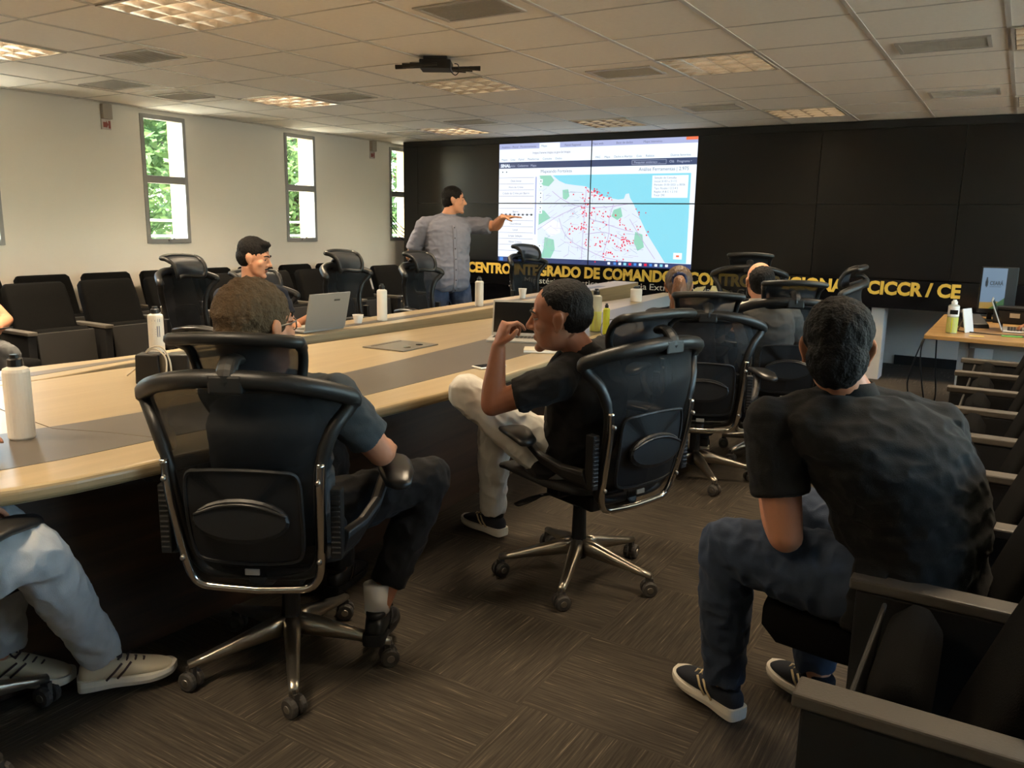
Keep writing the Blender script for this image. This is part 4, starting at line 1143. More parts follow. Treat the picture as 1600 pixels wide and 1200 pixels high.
def glasses(root, H, R, O, child, hs):
    g = MB()
    for s in (-1, 1):
        g.tube(spl([H(s * x, y, z) for x, y, z in ((.010, .098, .012), (.030, .097, .018), (.052, .090, .014), (.054, .089, -.006), (.034, .096, -.016), (.013, .098, -.008))], 4, True), .0022, 6, True)
        g.tube([H(s * .054, .089, .012), H(s * .076, .05, .010), H(s * .083, -.005, .006), H(s * .080, -.03, -.012)], .0024, 6)
    g.tube([H(-.010, .099, .008), H(.010, .099, .008)], .002, 6)
    gl = child(g, 'glasses', M_steel)
    for s in (-1, 1):
        l = MB(); P = spl([H(s * x, y, z) for x, y, z in ((.010, .098, .012), (.030, .097, .018), (.052, .090, .014), (.054, .089, -.006), (.034, .096, -.016), (.013, .098, -.008))], 4, True)
        l.add(P, [tuple(range(len(P)))]); child(l, 'lens', M_glass, par=gl)

# --- grey haired man in the foreground chair, from behind
person('grey-haired man with glasses seated with his back to the camera', dict(pel=(-1.86, 1.68, 0.53), paz=22, neck=(-1.77, 1.60, 0.965), shL=(-1.945, 1.56, 0.92), shR=(-1.60, 1.66, 0.93),
       elL=(-2.06, 1.77, 0.76), wrL=(-1.98, 1.99, 0.78), elR=(-1.545, 1.79, 0.75), wrR=(-1.70, 1.99, 0.70), knL=(-2.06, 2.10, 0.58), anL=(-2.10, 2.18, 0.12), ftL=(-0.3, 1, 0),
       knR=(-1.60, 2.10, 0.585), anR=(-1.665, 1.90, 0.17), ftR=(-0.5, 0.9, -0.1), cuffR=0.80, sock=mat('white_sock', (214, 206, 196), 0.9)),
       ((-1.785, 1.56, 1.128), -2, 0), SK1, C_grey, C_blackj, SH_BB, hair(M_hgrey, [((0, -.022, .038), (.083, .099, .088)), ((0, -.046, -.022), (.070, .072, .082))], amp=0.006, fr=55), vox=0.005, extras=glasses, headscale=1.1, sleeve=0.72,
       hands={'L': dict(n=(0.4, 0.2, -1)), 'R': dict(n=(-0.5, 0.1, -1))})

# --- man in black polo, hand at his face, white jeans
person('man in black polo and white jeans, legs crossed, resting his face on his hand', dict(pel=(-1.44, 2.80, 0.535), paz=88, neck=(-1.345, 2.69, 0.955), shL=(-1.35, 2.52, 0.875), shR=(-1.33, 2.90, 0.94),
       elL=(-1.57, 2.43, 0.775), wrL=(-1.552, 2.44, 0.99), elR=(-1.52, 3.06, 0.72), wrR=(-1.72, 2.98, 0.70), knL=(-1.73, 2.50, 0.79), anL=(-1.86, 2.86, 0.66), ftL=(-0.4, 0.9, 0.1),
       knR=(-1.86, 2.90, 0.56), anR=(-1.93, 3.01, 0.12), ftR=(-0.95, 0.25, 0.0)),
       ((-1.395, 2.60, 1.095), 110, 6, -4), SK2, C_blackpolo, C_wjean, SH_NAVY, hair(M_hblack, [((0, -.024, .047), (.0765, .092, .076)), ((0, -.044, .006), (.069, .070, .066))], amp=0.0025, fr=80), vox=0.0045, headscale=1.10, collar=True, sleeve=0.62, bow=0.05,
       hands={'L': dict(d=(0.22, 0.22, 0.95), n=(0.6, 0.75, -0.25), curls=[(0.9, 0.9, 0.4), (1.2, 1.2, 0.6), (1.3, 1.2, 0.6), (1.3, 1.2, 0.6)], thumb=0.3), 'R': dict(n=(0, 0, -1))})

# --- man in black at the right, from behind
person('man in black polo and blue jeans leaning forward on a theatre seat at right', dict(pel=(-0.14, 2.22, 0.56), paz=38, neck=(-0.325, 2.13, 1.02), shL=(-0.475, 2.02, 0.945), shR=(-0.135, 2.24, 0.945),
       elL=(-0.415, 1.98, 0.68), wrL=(-0.53, 2.22, 0.74), elR=(-0.10, 2.44, 0.73), wrR=(-0.32, 2.54, 0.74), hipL=(-0.20, 2.09, 0.55), hipR=(-0.16, 2.33, 0.55), knL=(-0.58, 2.06, 0.59), anL=(-0.60, 2.20, 0.125), ftL=(-0.85, 0.5, 0),
       knR=(-0.50, 2.46, 0.59), anR=(-0.37, 2.38, 0.125), ftR=(-0.8, 0.6, 0)),
       ((-0.36, 2.115, 1.135), 12, 8), SK1, C_blackshirt, C_djean, SH_NAVY, hair(M_hblack, [((0, -.020, .040), (.082, .098, .087)), ((0, -.046, -.022), (.071, .072, .080))], amp=0.004, fr=60), vox=0.005, wx=1.12, wd=1.12, sg=0.022, collar=True, bow=0.06, arm_r=1.05, sleeve=0.62, hem=-0.2, headscale=1.0,
       hands={'L': dict(n=(0.3, 0.5, -1)), 'R': dict(n=(-0.3, 0, -1))}, wr=0.007)

# --- presenter
def buttons(root, H, R, O, child, hs):
    sh = [c for c in root.children if c.name.startswith('shirt')][0]
    f = V((0.86, -0.51, 0)).normalized(); o = V((-4.34, 5.955, 0)) - O
    def surf(x, z):
        la = V((-f.y, f.x, 0)) * -1
        best = 0.0
        for v in sh.data.vertices:
            d = v.co - o
            if abs(v.co.z - z) < 0.02 and abs(d.dot(la) - x) < 0.02: best = max(best, d.dot(f))
        return o + la * x + f * best + V((0, 0, z))
    m = MB(); P = [surf(0.0, 0.80 + 0.04 * i) for i in range(16)]
    m.tube([p + f * 0.002 + O for p in P], 0.018, 8, flat=0.2, up=tuple(f)); child(m, 'placket', C_blue)
    for i in range(7):
        b = MB(); p = surf(0.0, 0.84 + 0.09 * i) + f * 0.006 + O; b.ell(p, (0.006, 0.006, 0.006), None, 8, 6); child(b, 'button', mat('button_dark', (60, 60, 66), 0.4))
person('standing presenter in a grey short-sleeved shirt and jeans pointing at the lit map', dict(pel=(-4.335, 5.947, 0.93), paz=-100, neck=(-4.355, 5.977, 1.47), shL=(-4.265, 6.167, 1.40), shR=(-4.475, 5.807, 1.40),
       elL=(-4.000, 6.225, 1.40), wrL=(-3.840, 6.075, 1.475), elR=(-4.635, 5.807, 1.12), wrR=(-4.555, 6.027, 0.98), hipL=(-4.295, 6.047, 0.92), hipR=(-4.375, 5.857, 0.92), knL=(-4.215, 6.057, 0.5), anL=(-4.225, 6.077, 0.10), ftL=(0.9, 0.3, 0),
       knR=(-4.375, 5.857, 0.5), anR=(-4.405, 5.827, 0.10), ftR=(0.9, -0.3, 0)),
       ((-4.305, 6.007, 1.615), -58, 2), SK3, C_blue, C_jean, SH_BLACK, hair(M_hblack, amp=0.003), vox=0.0065, wx=1.08, wd=1.25, collar=True, arm_r=1.1, sg=0.02, sleeve=0.78, hem=-0.2, bow=0.0, extras=buttons,
       hands={'L': dict(d=(0.8, 0.5, 0.05), n=(0, 0, -1), curl=(0.05, 0.1, 0.1), thumb=0.6, sp=0.05), 'R': dict(n=(-1, 0.3, 0))}, wr=0.006)

# --- man at laptop
person('dark-haired man with a moustache typing on the grey laptop beyond the ledge', dict(pel=(-4.155, 3.575, 0.54), paz=-80, neck=(-4.045, 3.500, 1.02), shL=(-4.025, 3.685, 0.945), shR=(-4.075, 3.315, 0.945),
       elL=(-3.935, 3.715, 0.72), wrL=(-3.64, 3.60, 0.845), elR=(-3.975, 3.215, 0.74), wrR=(-3.66, 3.36, 0.85), knL=(-3.995, 3.615, 0.56), anL=(-4.025, 3.635, 0.1), ftL=(1, 0.1, 0), knR=(-4.005, 3.295, 0.56), anR=(-4.025, 3.275, 0.1), ftR=(1, -0.1, 0)),
       ((-4.000, 3.490, 1.19), -62, 12), SK3, C_navy, C_djean, SH_BLACK, hair(M_hblack, [((0, -.018, .046), (.079, .096, .082)), ((0, -.040, .0), (.072, .074, .074)), ((0, .045, .092), (.05, .04, .022))], amp=0.003), vox=0.006,
       hands={'L': dict(d=(1, -0.1, -0.1), n=(0, 0, -1), curl=(0.35, 0.5, 0.3)), 'R': dict(d=(1, 0.1, -0.1), n=(0, 0, -1), curl=(0.35, 0.5, 0.3))},
       extras=lambda root, H, R, O, child, hs: child((lambda g: (g.tube([H(-.026, .086, -.054), H(0, .095, -.050), H(.026, .086, -.054)], [.003, .0055, .003], 8), g)[1])(MB()), 'moustache', mat('brow_hair', (24, 18, 14), 0.8)))

# --- woman with ponytail
def pony(root, H, R, O, child, hs):
    h = MB(); P = spl([H(0, -.10, .03), H(0, -.135, .01), H(.0, -.145, -.05), H(-.01, -.13, -.12), H(-.015, -.115, -.18)], 5)
    h.tube(P, [0.024 + 0.018 * math.sin(PI * min(1, i / (len(P) - 1) * 0.9)) for i in range(len(P))], 14)
    child(h, 'ponytail', mat('copper_hair', (120, 74, 40), 0.5, var=0.4, vscale=50, bump=0.6, bscale=120, stretch=(1, 1, 0.25)), 0.005, 2, (-0.004, 60, (1, 1, 0.3)))
    c = MB(); c.tube([H(0.034 * math.cos(t), -.108 - 0.012 * math.sin(t) * 0, .028 + 0.034 * math.sin(t)) for t in [2 * PI * i / 16 for i in range(16)]], 0.012, 10, True)
    child(c, 'hair_tie', mat('blue_cloth_tie', (36, 48, 84), 0.8), 0.004, 1, (-0.004, 70, (1, 1, 1)))
person('woman with a copper ponytail and blue hair tie seated at the table, seen from behind', dict(pel=(-1.56, 4.52, 0.54), paz=20, neck=(-1.68, 4.70, 0.935), shL=(-1.85, 4.66, 0.87), shR=(-1.53, 4.79, 0.87),
       elL=(-1.95, 4.88, 0.76), wrL=(-1.98, 5.08, 0.80), elR=(-1.55, 5.02, 0.74), wrR=(-1.76, 5.14, 0.80), knL=(-1.74, 4.95, 0.55), anL=(-1.76, 5.02, 0.1), ftL=(-0.4, 1, 0), knR=(-1.60, 4.98, 0.55), anR=(-1.62, 5.04, 0.1), ftR=(-0.4, 1, 0)),
       ((-1.735, 4.735, 1.07), 22, 10), SK3, cloth('dark_blouse', (46, 44, 48)), C_djean, SH_BLACK, hair(M_hbrown, [((0, -.020, .036), (.084, .100, .090)), ((0, -.055, -.010), (.070, .065, .065))], amp=0.003, fr=60), vox=0.006, wx=0.9, wd=0.9, arm_r=0.85, extras=pony, headscale=0.97)

# --- balding man with mask
def mask(root, H, R, O, child, hs):
    k = MB(); rg = []
    for z, hw, y in ((-.022, .058, .070), (-.05, .062, .072), (-.08, .058, .068), (-.105, .045, .055), (-.118, .030, .045)):
        rg.append([H(hw * math.sin(t), y - 0.045 + (.045 + .022) * math.cos(t), z) for t in [-1.35 + 2.7 * i / 14 for i in range(15)]])
    vs = [q for r_ in rg for q in r_]; k.add(vs, [(a * 15 + i, a * 15 + i + 1, (a + 1) * 15 + i + 1, (a + 1) * 15 + i) for a in range(4) for i in range(14)])
    for s in (-1, 1): k.tube([H(s * .057, .04, -.03), H(s * .076, 0, -.02), H(s * .08, -.02, .0)], .002, 6); k.tube([H(s * .05, .035, -.10), H(s * .074, 0, -.045), H(s * .08, -.02, -.02)], .002, 6)
    o = child(k, 'face_mask', mat('black_mask', (20, 20, 22), 0.8)); md = o.modifiers.new('solid', 'SOLIDIFY'); md.thickness = 0.003
person('balding man in a white shirt wearing a black face mask', dict(pel=(-1.30, 5.22, 0.54), paz=26, neck=(-1.36, 5.20, 0.95), shL=(-1.54, 5.12, 0.885), shR=(-1.20, 5.30, 0.885),
       elL=(-1.66, 5.22, 0.72), wrL=(-1.66, 5.46, 0.74), elR=(-1.16, 5.50, 0.70), wrR=(-1.36, 5.62, 0.74), knL=(-1.52, 5.62, 0.55), anL=(-1.54, 5.66, 0.1), ftL=(-0.4, 1, 0), knR=(-1.34, 5.66, 0.55), anR=(-1.36, 5.72, 0.1), ftR=(-0.4, 1, 0)),
       ((-1.385, 5.21, 1.095), 36, 0), SK3, C_white, C_djean, SH_BLACK, hair(M_hblack, [((0, -.046, .020), (.079, .080, .082)), ((0, -.050, -.020), (.068, .066, .064))], amp=0.003), vox=0.006, extras=mask, collar=True, sleeve=0.7)

# --- man cut by the left edge, light jeans
person('man in light jeans and cream sneakers, cut by the left edge of the photo', dict(pel=(-2.27, 0.74, 0.545), paz=-8, neck=(-2.32, 0.62, 1.05), shL=(-2.50, 0.64, 0.97), shR=(-2.13, 0.58, 0.97),
       elL=(-2.56, 0.84, 0.79), wrL=(-2.46, 1.02, 0.82), elR=(-2.10, 0.72, 0.74), wrR=(-2.16, 0.92, 0.70), knL=(-2.34, 1.10, 0.56), anL=(-2.44, 1.12, 0.15), ftL=(0.75, 0.65, -0.1),
       knR=(-2.05, 1.035, 0.585), anR=(-2.215, 1.29, 0.125), ftR=(0.55, 0.85, 0.0)),
       ((-2.31, 0.66, 1.21), -20), SK1, C_navy, C_ljean, SH_CREAM, hair(M_hblack), vox=0.006, wx=1.1)

# --- person at the left edge with phone
def phone(root, H, R, O, child, hs): pass
person('person in grey trousers at the left photo edge holding a phone', dict(pel=(-6.00, 2.70, 0.53), paz=-90, neck=(-6.02, 2.62, 1.03), shL=(-6.00, 2.80, 0.95), shR=(-6.00, 2.42, 0.95),
       elL=(-5.82, 2.92, 0.72), wrL=(-5.57, 2.66, 0.66), elR=(-5.84, 2.34, 0.72), wrR=(-5.60, 2.56, 0.68), knL=(-5.56, 2.78, 0.53), anL=(-5.52, 2.80, 0.1), ftL=(1, 0.1, 0), knR=(-5.56, 2.50, 0.53), anR=(-5.52, 2.48, 0.1), ftR=(1, -0.1, 0)),
       ((-5.96, 2.60, 1.185), -80, 20), SK1, C_navy, C_greyp, SH_BLACK, hair(M_hblack), vox=0.0065,
       hands={'L': dict(d=(0.85, 0.3, 0.15), n=(-0.2, -0.3, 0.9), curl=(0.7, 0.9, 0.5), thumb=0.8), 'R': dict(d=(0.9, 0.4, 0), n=(0, 0, -1))})
t = thing('phone', 'dark phone in the hand of the person at the left photo edge', 'phone', (-5.50, 2.71, 0.705), 0.3); m = MB(); m.box((0, 0, 0), (0.15, 0.072, 0.009), roty(-0.15)); m.build('case', M_black, t, bev=0.004)

# --- person at the right edge behind the desk
person('person behind the right desk reaching for the laptop, only a hand in the photo', dict(pel=(0.76, 7.05, 0.54), paz=78, neck=(0.66, 7.05, 1.04), shL=(0.64, 6.87, 0.96), shR=(0.69, 7.24, 0.96),
       elL=(0.42, 6.80, 0.80), wrL=(0.165, 6.90, 0.785), elR=(0.54, 7.32, 0.80), wrR=(0.22, 7.18, 0.80), knL=(0.22, 6.95, 0.56), anL=(0.24, 6.95, 0.1), ftL=(-1, 0, 0), knR=(0.23, 7.18, 0.56), anR=(0.24, 7.18, 0.1), ftR=(-1, 0, 0)),
       ((0.64, 7.06, 1.19), 80, 8), SK1, C_navy, C_djean, SH_BLACK, hair(M_hblack), vox=0.0065, hands={'L': dict(d=(-1, 0.1, -0.12), n=(0, 0, -1)), 'R': dict(d=(-1, -0.1, -0.12), n=(0, 0, -1))})
ch = dup(ch0, (0.82, 7.05, 0), math.radians(78), 'black office chair behind the right desk, beyond the right photo edge', CH_GROUP)
# ------------------------------------------------------------------ bottles, cups, laptops and other things on the table
def trans_mat(name, col, op, rough=0.25):
    m = bpy.data.materials.new(name); m.use_nodes = True
    nt = m.node_tree; b = nt.nodes['Principled BSDF']; b.inputs['Base Color'].default_value = rgb(*col); b.inputs['Roughness'].default_value = rough
    t = nt.nodes.new('ShaderNodeBsdfTransparent'); t.inputs[0].default_value = tuple(0.4 + 0.6 * x for x in rgb(*col)[:3]) + (1,)
    mx = nt.nodes.new('ShaderNodeMixShader'); mx.inputs[0].default_value = op
    nt.links.new(t.outputs[0], mx.inputs[1]); nt.links.new(b.outputs[0], mx.inputs[2]); nt.links.new(mx.outputs[0], nt.nodes['Material Output'].inputs[0])
    return m
M_bot = mat('milky_bottle_plastic', (222, 216, 204), 0.4)
M_clear = trans_mat('clear_bottle_plastic', (226, 226, 214), 0.45)
M_lime = trans_mat('lime_liquid', (206, 212, 64), 0.88)
M_label = mat('label_print_grey', (130, 132, 140), 0.6)
BG = 'sanitiser bottles on the conference table'
def bottle(x, y, z, r, h, label, body=M_bot, liquid=None, printed=False, cap=M_black, group=BG):
    t = thing('bottle', label, 'bottle', (x, y, z), 0, group)
    m = MB(); m.lathe([(r * 0.9, 0), (r, 0.006), (r, h * 0.80), (r * 0.93, h * 0.835), (r * 0.55, h * 0.86), (r * 0.45, h * 0.87)], (0, 0, 0), 24); m.build('body', body, t, smooth=False)
    m = MB(); m.lathe([(r * 0.56, h * 0.862), (r * 0.56, h * 0.945), (r * 0.50, h * 0.952), (r * 0.36, h * 0.96), (r * 0.34, h)], (0, 0, 0), 18); m.build('cap', cap, t)
    if liquid:
        m = MB(); m.lathe([(r * 0.905, 0.002), (r * 1.004, 0.006), (r * 1.004, h * 0.48)], (0, 0, 0), 20); m.build('liquid', liquid, t)
    if printed:
        m = MB(); an = math.atan2(-y, -x)
        def at(a, zz, rr): return V((math.cos(an + a) * rr, math.sin(an + a) * rr, zz))
        for z0, z1, a0, a1 in ((0.70, 0.76, 0.25, 0.6), (0.715, 0.745, -0.5, -0.05), (0.66, 0.68, -0.5, 0.6), (0.40, 0.62, 0.1, 0.25), (0.40, 0.62, 0.35, 0.5), (0.55, 0.56, -0.5, 0.0), (0.5, 0.51, -0.5, 0.0), (0.45, 0.46, -0.5, 0.0)):
            m.add([at(a0, z0 * h, r * 1.004), at(a1, z0 * h, r * 1.004), at(a1, z1 * h, r * 1.004), at(a0, z1 * h, r * 1.004)], [(0, 1, 2, 3)])
        m.build('label_print', M_label, t)
    return t
bottle(-2.50, 1.265, TZ + 0.0012, 0.037, 0.255, 'tall white bottle with black cap on the near taupe inlay at the left')
bottle(-3.45, 2.40, farz(2.40) + 0.002, 0.035, 0.235, 'printed white bottle with black cap on the ledge left of the foreground chair', printed=True)
bottle(-3.40, 3.97, farz(3.97) + 0.002, 0.032, 0.23, 'white bottle with black cap on the ledge between the laptop and the presenter')
bottle(-3.34, 4.98, farz(4.98) + 0.002, 0.031, 0.215, 'white bottle with black cap on the ledge in front of the presenter')
bottle(-2.88, 6.80, TZ, 0.052, 0.135, 'squat white bottle with black cap near the far table end')
bottle(-2.24, 4.66, TZ + 0.0012, 0.036, 0.27, 'clear bottle with black cap holding lime liquid on the table', M_clear, M_lime)
bottle(-2.13, 4.58, TZ + 0.0012, 0.021, 0.19, 'slim lime green bottle with dark label beside the clear bottle', M_lime)
def cup(x, y, z, h, label):
    t = thing('paper_cup', label, 'cup', (x, y, z), 0, 'small white cups on the ledge')
    m = MB(); m.lathe([(0.022, 0), (0.023, 0.003), (0.033, h), (0.035, h + 0.003), (0.032, h + 0.003), (0.031, h - 0.003), (0.021, 0.006), (0.001, 0.005)], (0, 0, 0), 20); m.build('body', M_white, t, smooth=False)
cup(-3.36, 5.63, farz(5.63) + 0.002, 0.075, 'white cup on the ledge below the screen, right of the presenter')
cup(-3.44, 3.79, farz(3.79) + 0.002, 0.05, 'small low white cup on the ledge beside the grey laptop')

def laptop(x, y, z, rz, w_, d_, open_deg, lid, label, scr=None, group=None, roll=0.0):
    t = thing('laptop', label, 'laptop', (x, y, z), rz, group)
    m = MB(); m.b2((-w_ / 2, -d_ / 2, 0.0), (w_ / 2, d_ / 2, 0.014)); m.build('base', lid, t, bev=0.004)
    m = MB()
    for i in range(12):
        for j in range(5):
            m.b2((-w_ * 0.43 + i * w_ * 0.072, d_ * 0.06 + j * d_ * 0.082 - d_ * 0.08, 0.0135), (-w_ * 0.43 + i * w_ * 0.072 + w_ * 0.062, d_ * 0.06 + j * d_ * 0.082 - d_ * 0.08 + d_ * 0.068, 0.0155))
    m.build('keyboard', M_black, t)
    R = rotx(-math.radians(open_deg - 90)); o = V((0, d_ / 2, 0.014))
    m = MB(); m.box(o + R @ V((0, 0.004, d_ * 0.5)), (w_, 0.008, d_), R); ld = m.build('lid', lid, t, bev=0.003)
    m = MB(); m.box(o + R @ V((0, -0.0005, d_ * 0.51)), (w_ * 0.94, 0.002, d_ * 0.86), R); m.build('screen', scr or M_gloss, ld)
    m = MB(); m.box(o + R @ V((-w_ * 0.18, 0.0085, d_ * 0.80)), (0.045, 0.001, 0.010), R); m.build('badge', mat('badge_dark', (70, 70, 70), 0.4, 0.5), ld)
    return t
M_lapg = mat('grey_laptop_shell', (142, 140, 136), 0.42, 0.35); M_lapl = mat('silver_laptop_shell', (180, 176, 168), 0.4, 0.3)
laptop(-3.485, 3.44, farz(3.44) + 0.002, -PI / 2 - 0.03, 0.315, 0.215, 104, M_lapg, 'grey laptop open on the ledge, lid back to the camera')
laptop(-2.43, 4.00, TZ + 0.0015, math.radians(24), 0.31, 0.21, 106, M_lapl, 'open laptop with a dark screen behind the raised hand')
# papers, phone and mouse near the dark screened laptop
t = thing('notebook', 'pale notebook lying on the table edge beside the man in the black polo', 'notebook', (-2.10, 3.72, TZ + 0.001), math.radians(28)); m = MB(); m.b2((-0.09, -0.06, 0), (0.09, 0.06, 0.018)); m.build('cover', mat('pale_card', (206, 196, 172), 0.6), t, bev=0.003)
m = MB(); m.b2((-0.088, -0.0605, 0.004), (0.0895, 0.058, 0.014)); m.build('pages', M_white, t)
t = thing('computer_mouse', 'white and black mouse lying on the pale notebook', 'mouse', (-2.09, 3.73, TZ + 0.019), 0.7); m = MB(); m.loft([ring((0, y, 0.012), (1, 0, 0), (0, 0, 1), hw, h_, 14, 2.4) for y, hw, h_ in ((-0.05, 0.012, 0.006), (-0.04, 0.026, 0.012), (0, 0.031, 0.013), (0.035, 0.027, 0.011), (0.048, 0.012, 0.005))]); b_ = m.build('shell', M_white, t, smooth=True)
m = MB(); m.box((0, 0.025, 0.0235), (0.012, 0.03, 0.006)); m.build('wheel', M_black, t)
t = thing('phone', 'pale phone with dark screen lying at the table edge by the raised knee', 'phone', (-2.06, 3.16, TZ + 0.001), math.radians(70)); m = MB(); m.b2((-0.075, -0.037, 0), (0.075, 0.037, 0.009)); m.build('case', M_white, t, bev=0.003)
m = MB(); m.b2((-0.068, -0.033, 0.009), (0.068, 0.033, 0.0095)); m.build('screen', M_gloss, t)
# twin black boxes with white cable left of the foreground chair
t = thing('cable_box', 'pair of black boxes with looped white cable beside the foreground chair', 'box', (-2.92, 2.06, TZ), math.radians(38))
for x in (-0.055, 0.06):
    m = MB(); m.loft([[V((x - 0.05 * k, -0.045 * k, z)), V((x + 0.05 * k, -0.045 * k, z)), V((x + 0.05 * k, 0.045 * k, z)), V((x - 0.05 * k, 0.045 * k, z))] for k, z in ((1, 0), (0.92, 0.12))]); m.build('box', M_black, t, bev=0.006)
M_cabw = mat('white_cable', (200, 190, 172), 0.5)
for q in ([(-0.19, 0.12, 0.006), (-0.12, 0.06, 0.06), (-0.06, 0.0, 0.135), (0.0, -0.03, 0.15), (0.035, -0.05, 0.10), (0.045, -0.07, 0.02), (0.05, -0.09, 0.005)], [(-0.12, 0.10, 0.005), (-0.10, 0.03, 0.08), (-0.04, -0.01, 0.14), (0.02, -0.05, 0.11), (0.025, -0.08, 0.03), (0.02, -0.1, 0.005)]):
    m = MB(); m.tube(spl(q, 6), 0.0035, 6); m.build('cable', M_cabw, t, smooth=True)
t = tag(MB().tube(spl([(-2.05, 4.40, TZ + 0.005), (-2.15, 4.55, TZ + 0.02), (-2.22, 4.75, TZ + 0.06), (-2.14, 4.86, TZ + 0.07), (-2.02, 4.80, TZ + 0.05), (-1.98, 4.62, TZ + 0.01), (-2.0, 4.45, TZ + 0.005)], 6), 0.003, 6).build('cable', M_black, None, smooth=True), 'thin black cable looped on the table around the lime bottles', 'cable')

# ------------------------------------------------------------------ desk at the right end
DZ = 0.72
dk = thing('desk', 'oak topped desk with pale grey legs at the right in front of the sign', 'desk', (0.35, 7.1, 0))
m = MB(); m.prism([(-0.86, -0.82), (0.10, -0.92), (0.10, 0.87), (-0.86, 0.88)], DZ - 0.03, DZ); m.build('desk_top', M_deskwood, dk, bev=0.004)
M_dleg = mat('pale_grey_steel', (176, 172, 164), 0.5)
for x in (-0.62, 0.0):
    m = MB(); m.b2((x - 0.03, -0.66, 0), (x + 0.03, -0.60, DZ - 0.03)); m.b2((x - 0.03, 0.6, 0), (x + 0.03, 0.66, DZ - 0.03)); m.b2((x - 0.03, -0.66, DZ - 0.1), (x + 0.03, 0.66, DZ - 0.03)); m.b2((x - 0.03, -0.66, 0.0), (x + 0.03, 0.66, 0.05)); m.build('leg', M_dleg, dk, bev=0.004)
m = MB(); m.b2((-0.44, -0.60, 0.06), (-0.12, -0.57, DZ - 0.08)); m.b2((-0.59, -0.62, DZ - 0.09), (-0.03, -0.58, DZ - 0.03)); m.build('modesty_panel', M_dleg, dk, bev=0.003)
DG = 'things on the right desk'
bottle(-0.36, 6.50, DZ, 0.036, 0.235, 'half full lime bottle with white top at the desk corner', M_clear, M_lime, cap=M_white, group=DG)
m = MB(); 
t = bpy.data.objects[[o.name for o in COL.objects if o.get('label', '').startswith('half full lime')][0]]
m.lathe([(0.0365, 0.12), (0.0365, 0.19)], (0, 0, 0), 20); m.build('white_label', M_white, t)
m = MB(); m.b2((-0.02, -0.0375, 0.135), (0.03, -0.036, 0.165)); m.build('black_label', M_black, t)
laptop(0.06, 6.95, DZ, PI / 2, 0.33, 0.23, 112, M_lapl, 'silver laptop on the right desk, seen from the side with a hand on it')
# the hinge side is at -x for this one
t = thing('desk_phone', 'black desk telephone beside the lime spray bottle on the right desk', 'telephone', (-0.26, 7.05, DZ), 0.4); m = MB(); m.loft([[V((-0.09, -0.1, 0)), V((0.09, -0.1, 0)), V((0.09, 0.1, 0)), V((-0.09, 0.1, 0))], [V((-0.085, -0.09, 0.03)), V((0.085, -0.09, 0.03)), V((0.085, 0.09, 0.09)), V((-0.085, 0.09, 0.09))]]); m.build('base', M_black, t, bev=0.006)
m = MB(); m.tube(spl([(-0.06, -0.08, 0.05), (-0.065, -0.06, 0.07), (-0.065, 0.05, 0.105), (-0.06, 0.08, 0.095)], 4), 0.02, 8); m.build('handset', M_black, t, smooth=True)
t = thing('picture_frame', 'small white easel frame standing behind the lime spray bottle', 'frame', (-0.27, 6.62, DZ), 1.2); m = MB(); m.box((0, 0, 0.085), (0.13, 0.006, 0.17), rotx(-0.2)); m.build('panel', M_white, t)
m = MB(); m.box((0, 0.04, 0.075), (0.02, 0.004, 0.15), rotx(0.35)); m.build('prop', M_grey, t)
t = thing('receipt_printer', 'black box printer with a pale sticker standing on the right desk', 'printer', (0.02, 7.55, DZ), -0.25); m = MB(); m.b2((-0.14, -0.1, 0), (0.14, 0.1, 0.13)); m.build('housing', M_black, t, bev=0.008)
m = MB(); m.b2((-0.02, -0.103, 0.05), (0.05, -0.1, 0.085)); m.build('sticker', mat('sticker_pale', (190, 176, 150), 0.6), t)
m = MB(); m.b2((-0.12, -0.1035, 0.1), (0.12, -0.1, 0.108)); m.build('slot', M_gloss, t)
# upright display with the state crest
t = thing('upright_display', 'upright pale blue display reading CEARÁ on the right desk', 'display', (-0.165, 7.62, DZ), math.radians(12)); t.scale = (0.82, 0.82, 0.86)
m = MB(); m.b2((-0.13, -0.09, 0), (0.13, 0.09, 0.015)); m.b2((-0.02, 0.0, 0.0), (0.02, 0.03, 0.3)); m.build('stand', M_black, t, bev=0.004)
m = MB(); m.b2((-0.115, -0.02, 0.075), (0.20, 0.02, 0.5)); m.build('bezel', M_black, t, bev=0.006)
D_b = mat('display_pale_blue', (120, 146, 172), 0.4, emit=0.28); D_o = mat('display_orange', (190, 150, 60), 0.4, emit=0.22); D_g = mat('display_green', (70, 120, 60), 0.4, emit=0.2); D_t = mat('display_navy', (16, 34, 54), 0.4, emit=0.2)
m = MB()
Q = lambda x, z, d: V((x, -0.0205 - d * 0.0004, z))
m.add([Q(-0.105, 0.115, 0), Q(0.105, 0.115, 0), Q(0.105, 0.49, 0), Q(-0.105, 0.49, 0)], [(0, 1, 2, 3)], 0)
P_ = [Q(-0.105, 0.115, 1), Q(0.105, 0.115, 1), Q(0.105, 0.17, 1), Q(0.04, 0.185, 1), Q(-0.03, 0.175, 1), Q(-0.105, 0.175, 1)]; m.add(P_, [tuple(range(6))], 1)
P_ = [Q(-0.02, 0.115, 2), Q(0.105, 0.115, 2), Q(0.105, 0.22, 2), Q(0.05, 0.175, 2)]; m.add(P_, [(0, 1, 2, 3)], 2)
m.build('screen_image', [D_b, D_o, D_g], t, weld=False)
text('display_lettering', 'CEARÁ', 0.05, D_t, t, (-0.035, -0.022, 0.335), align='LEFT', bold=0.0012, width=0.115, extrude=0.0)
text('display_lettering', 'GOVERNO DO ESTADO', 0.015, D_t, t, (-0.035, -0.022, 0.315), align='LEFT', width=0.10, extrude=0.0)
m = MB()
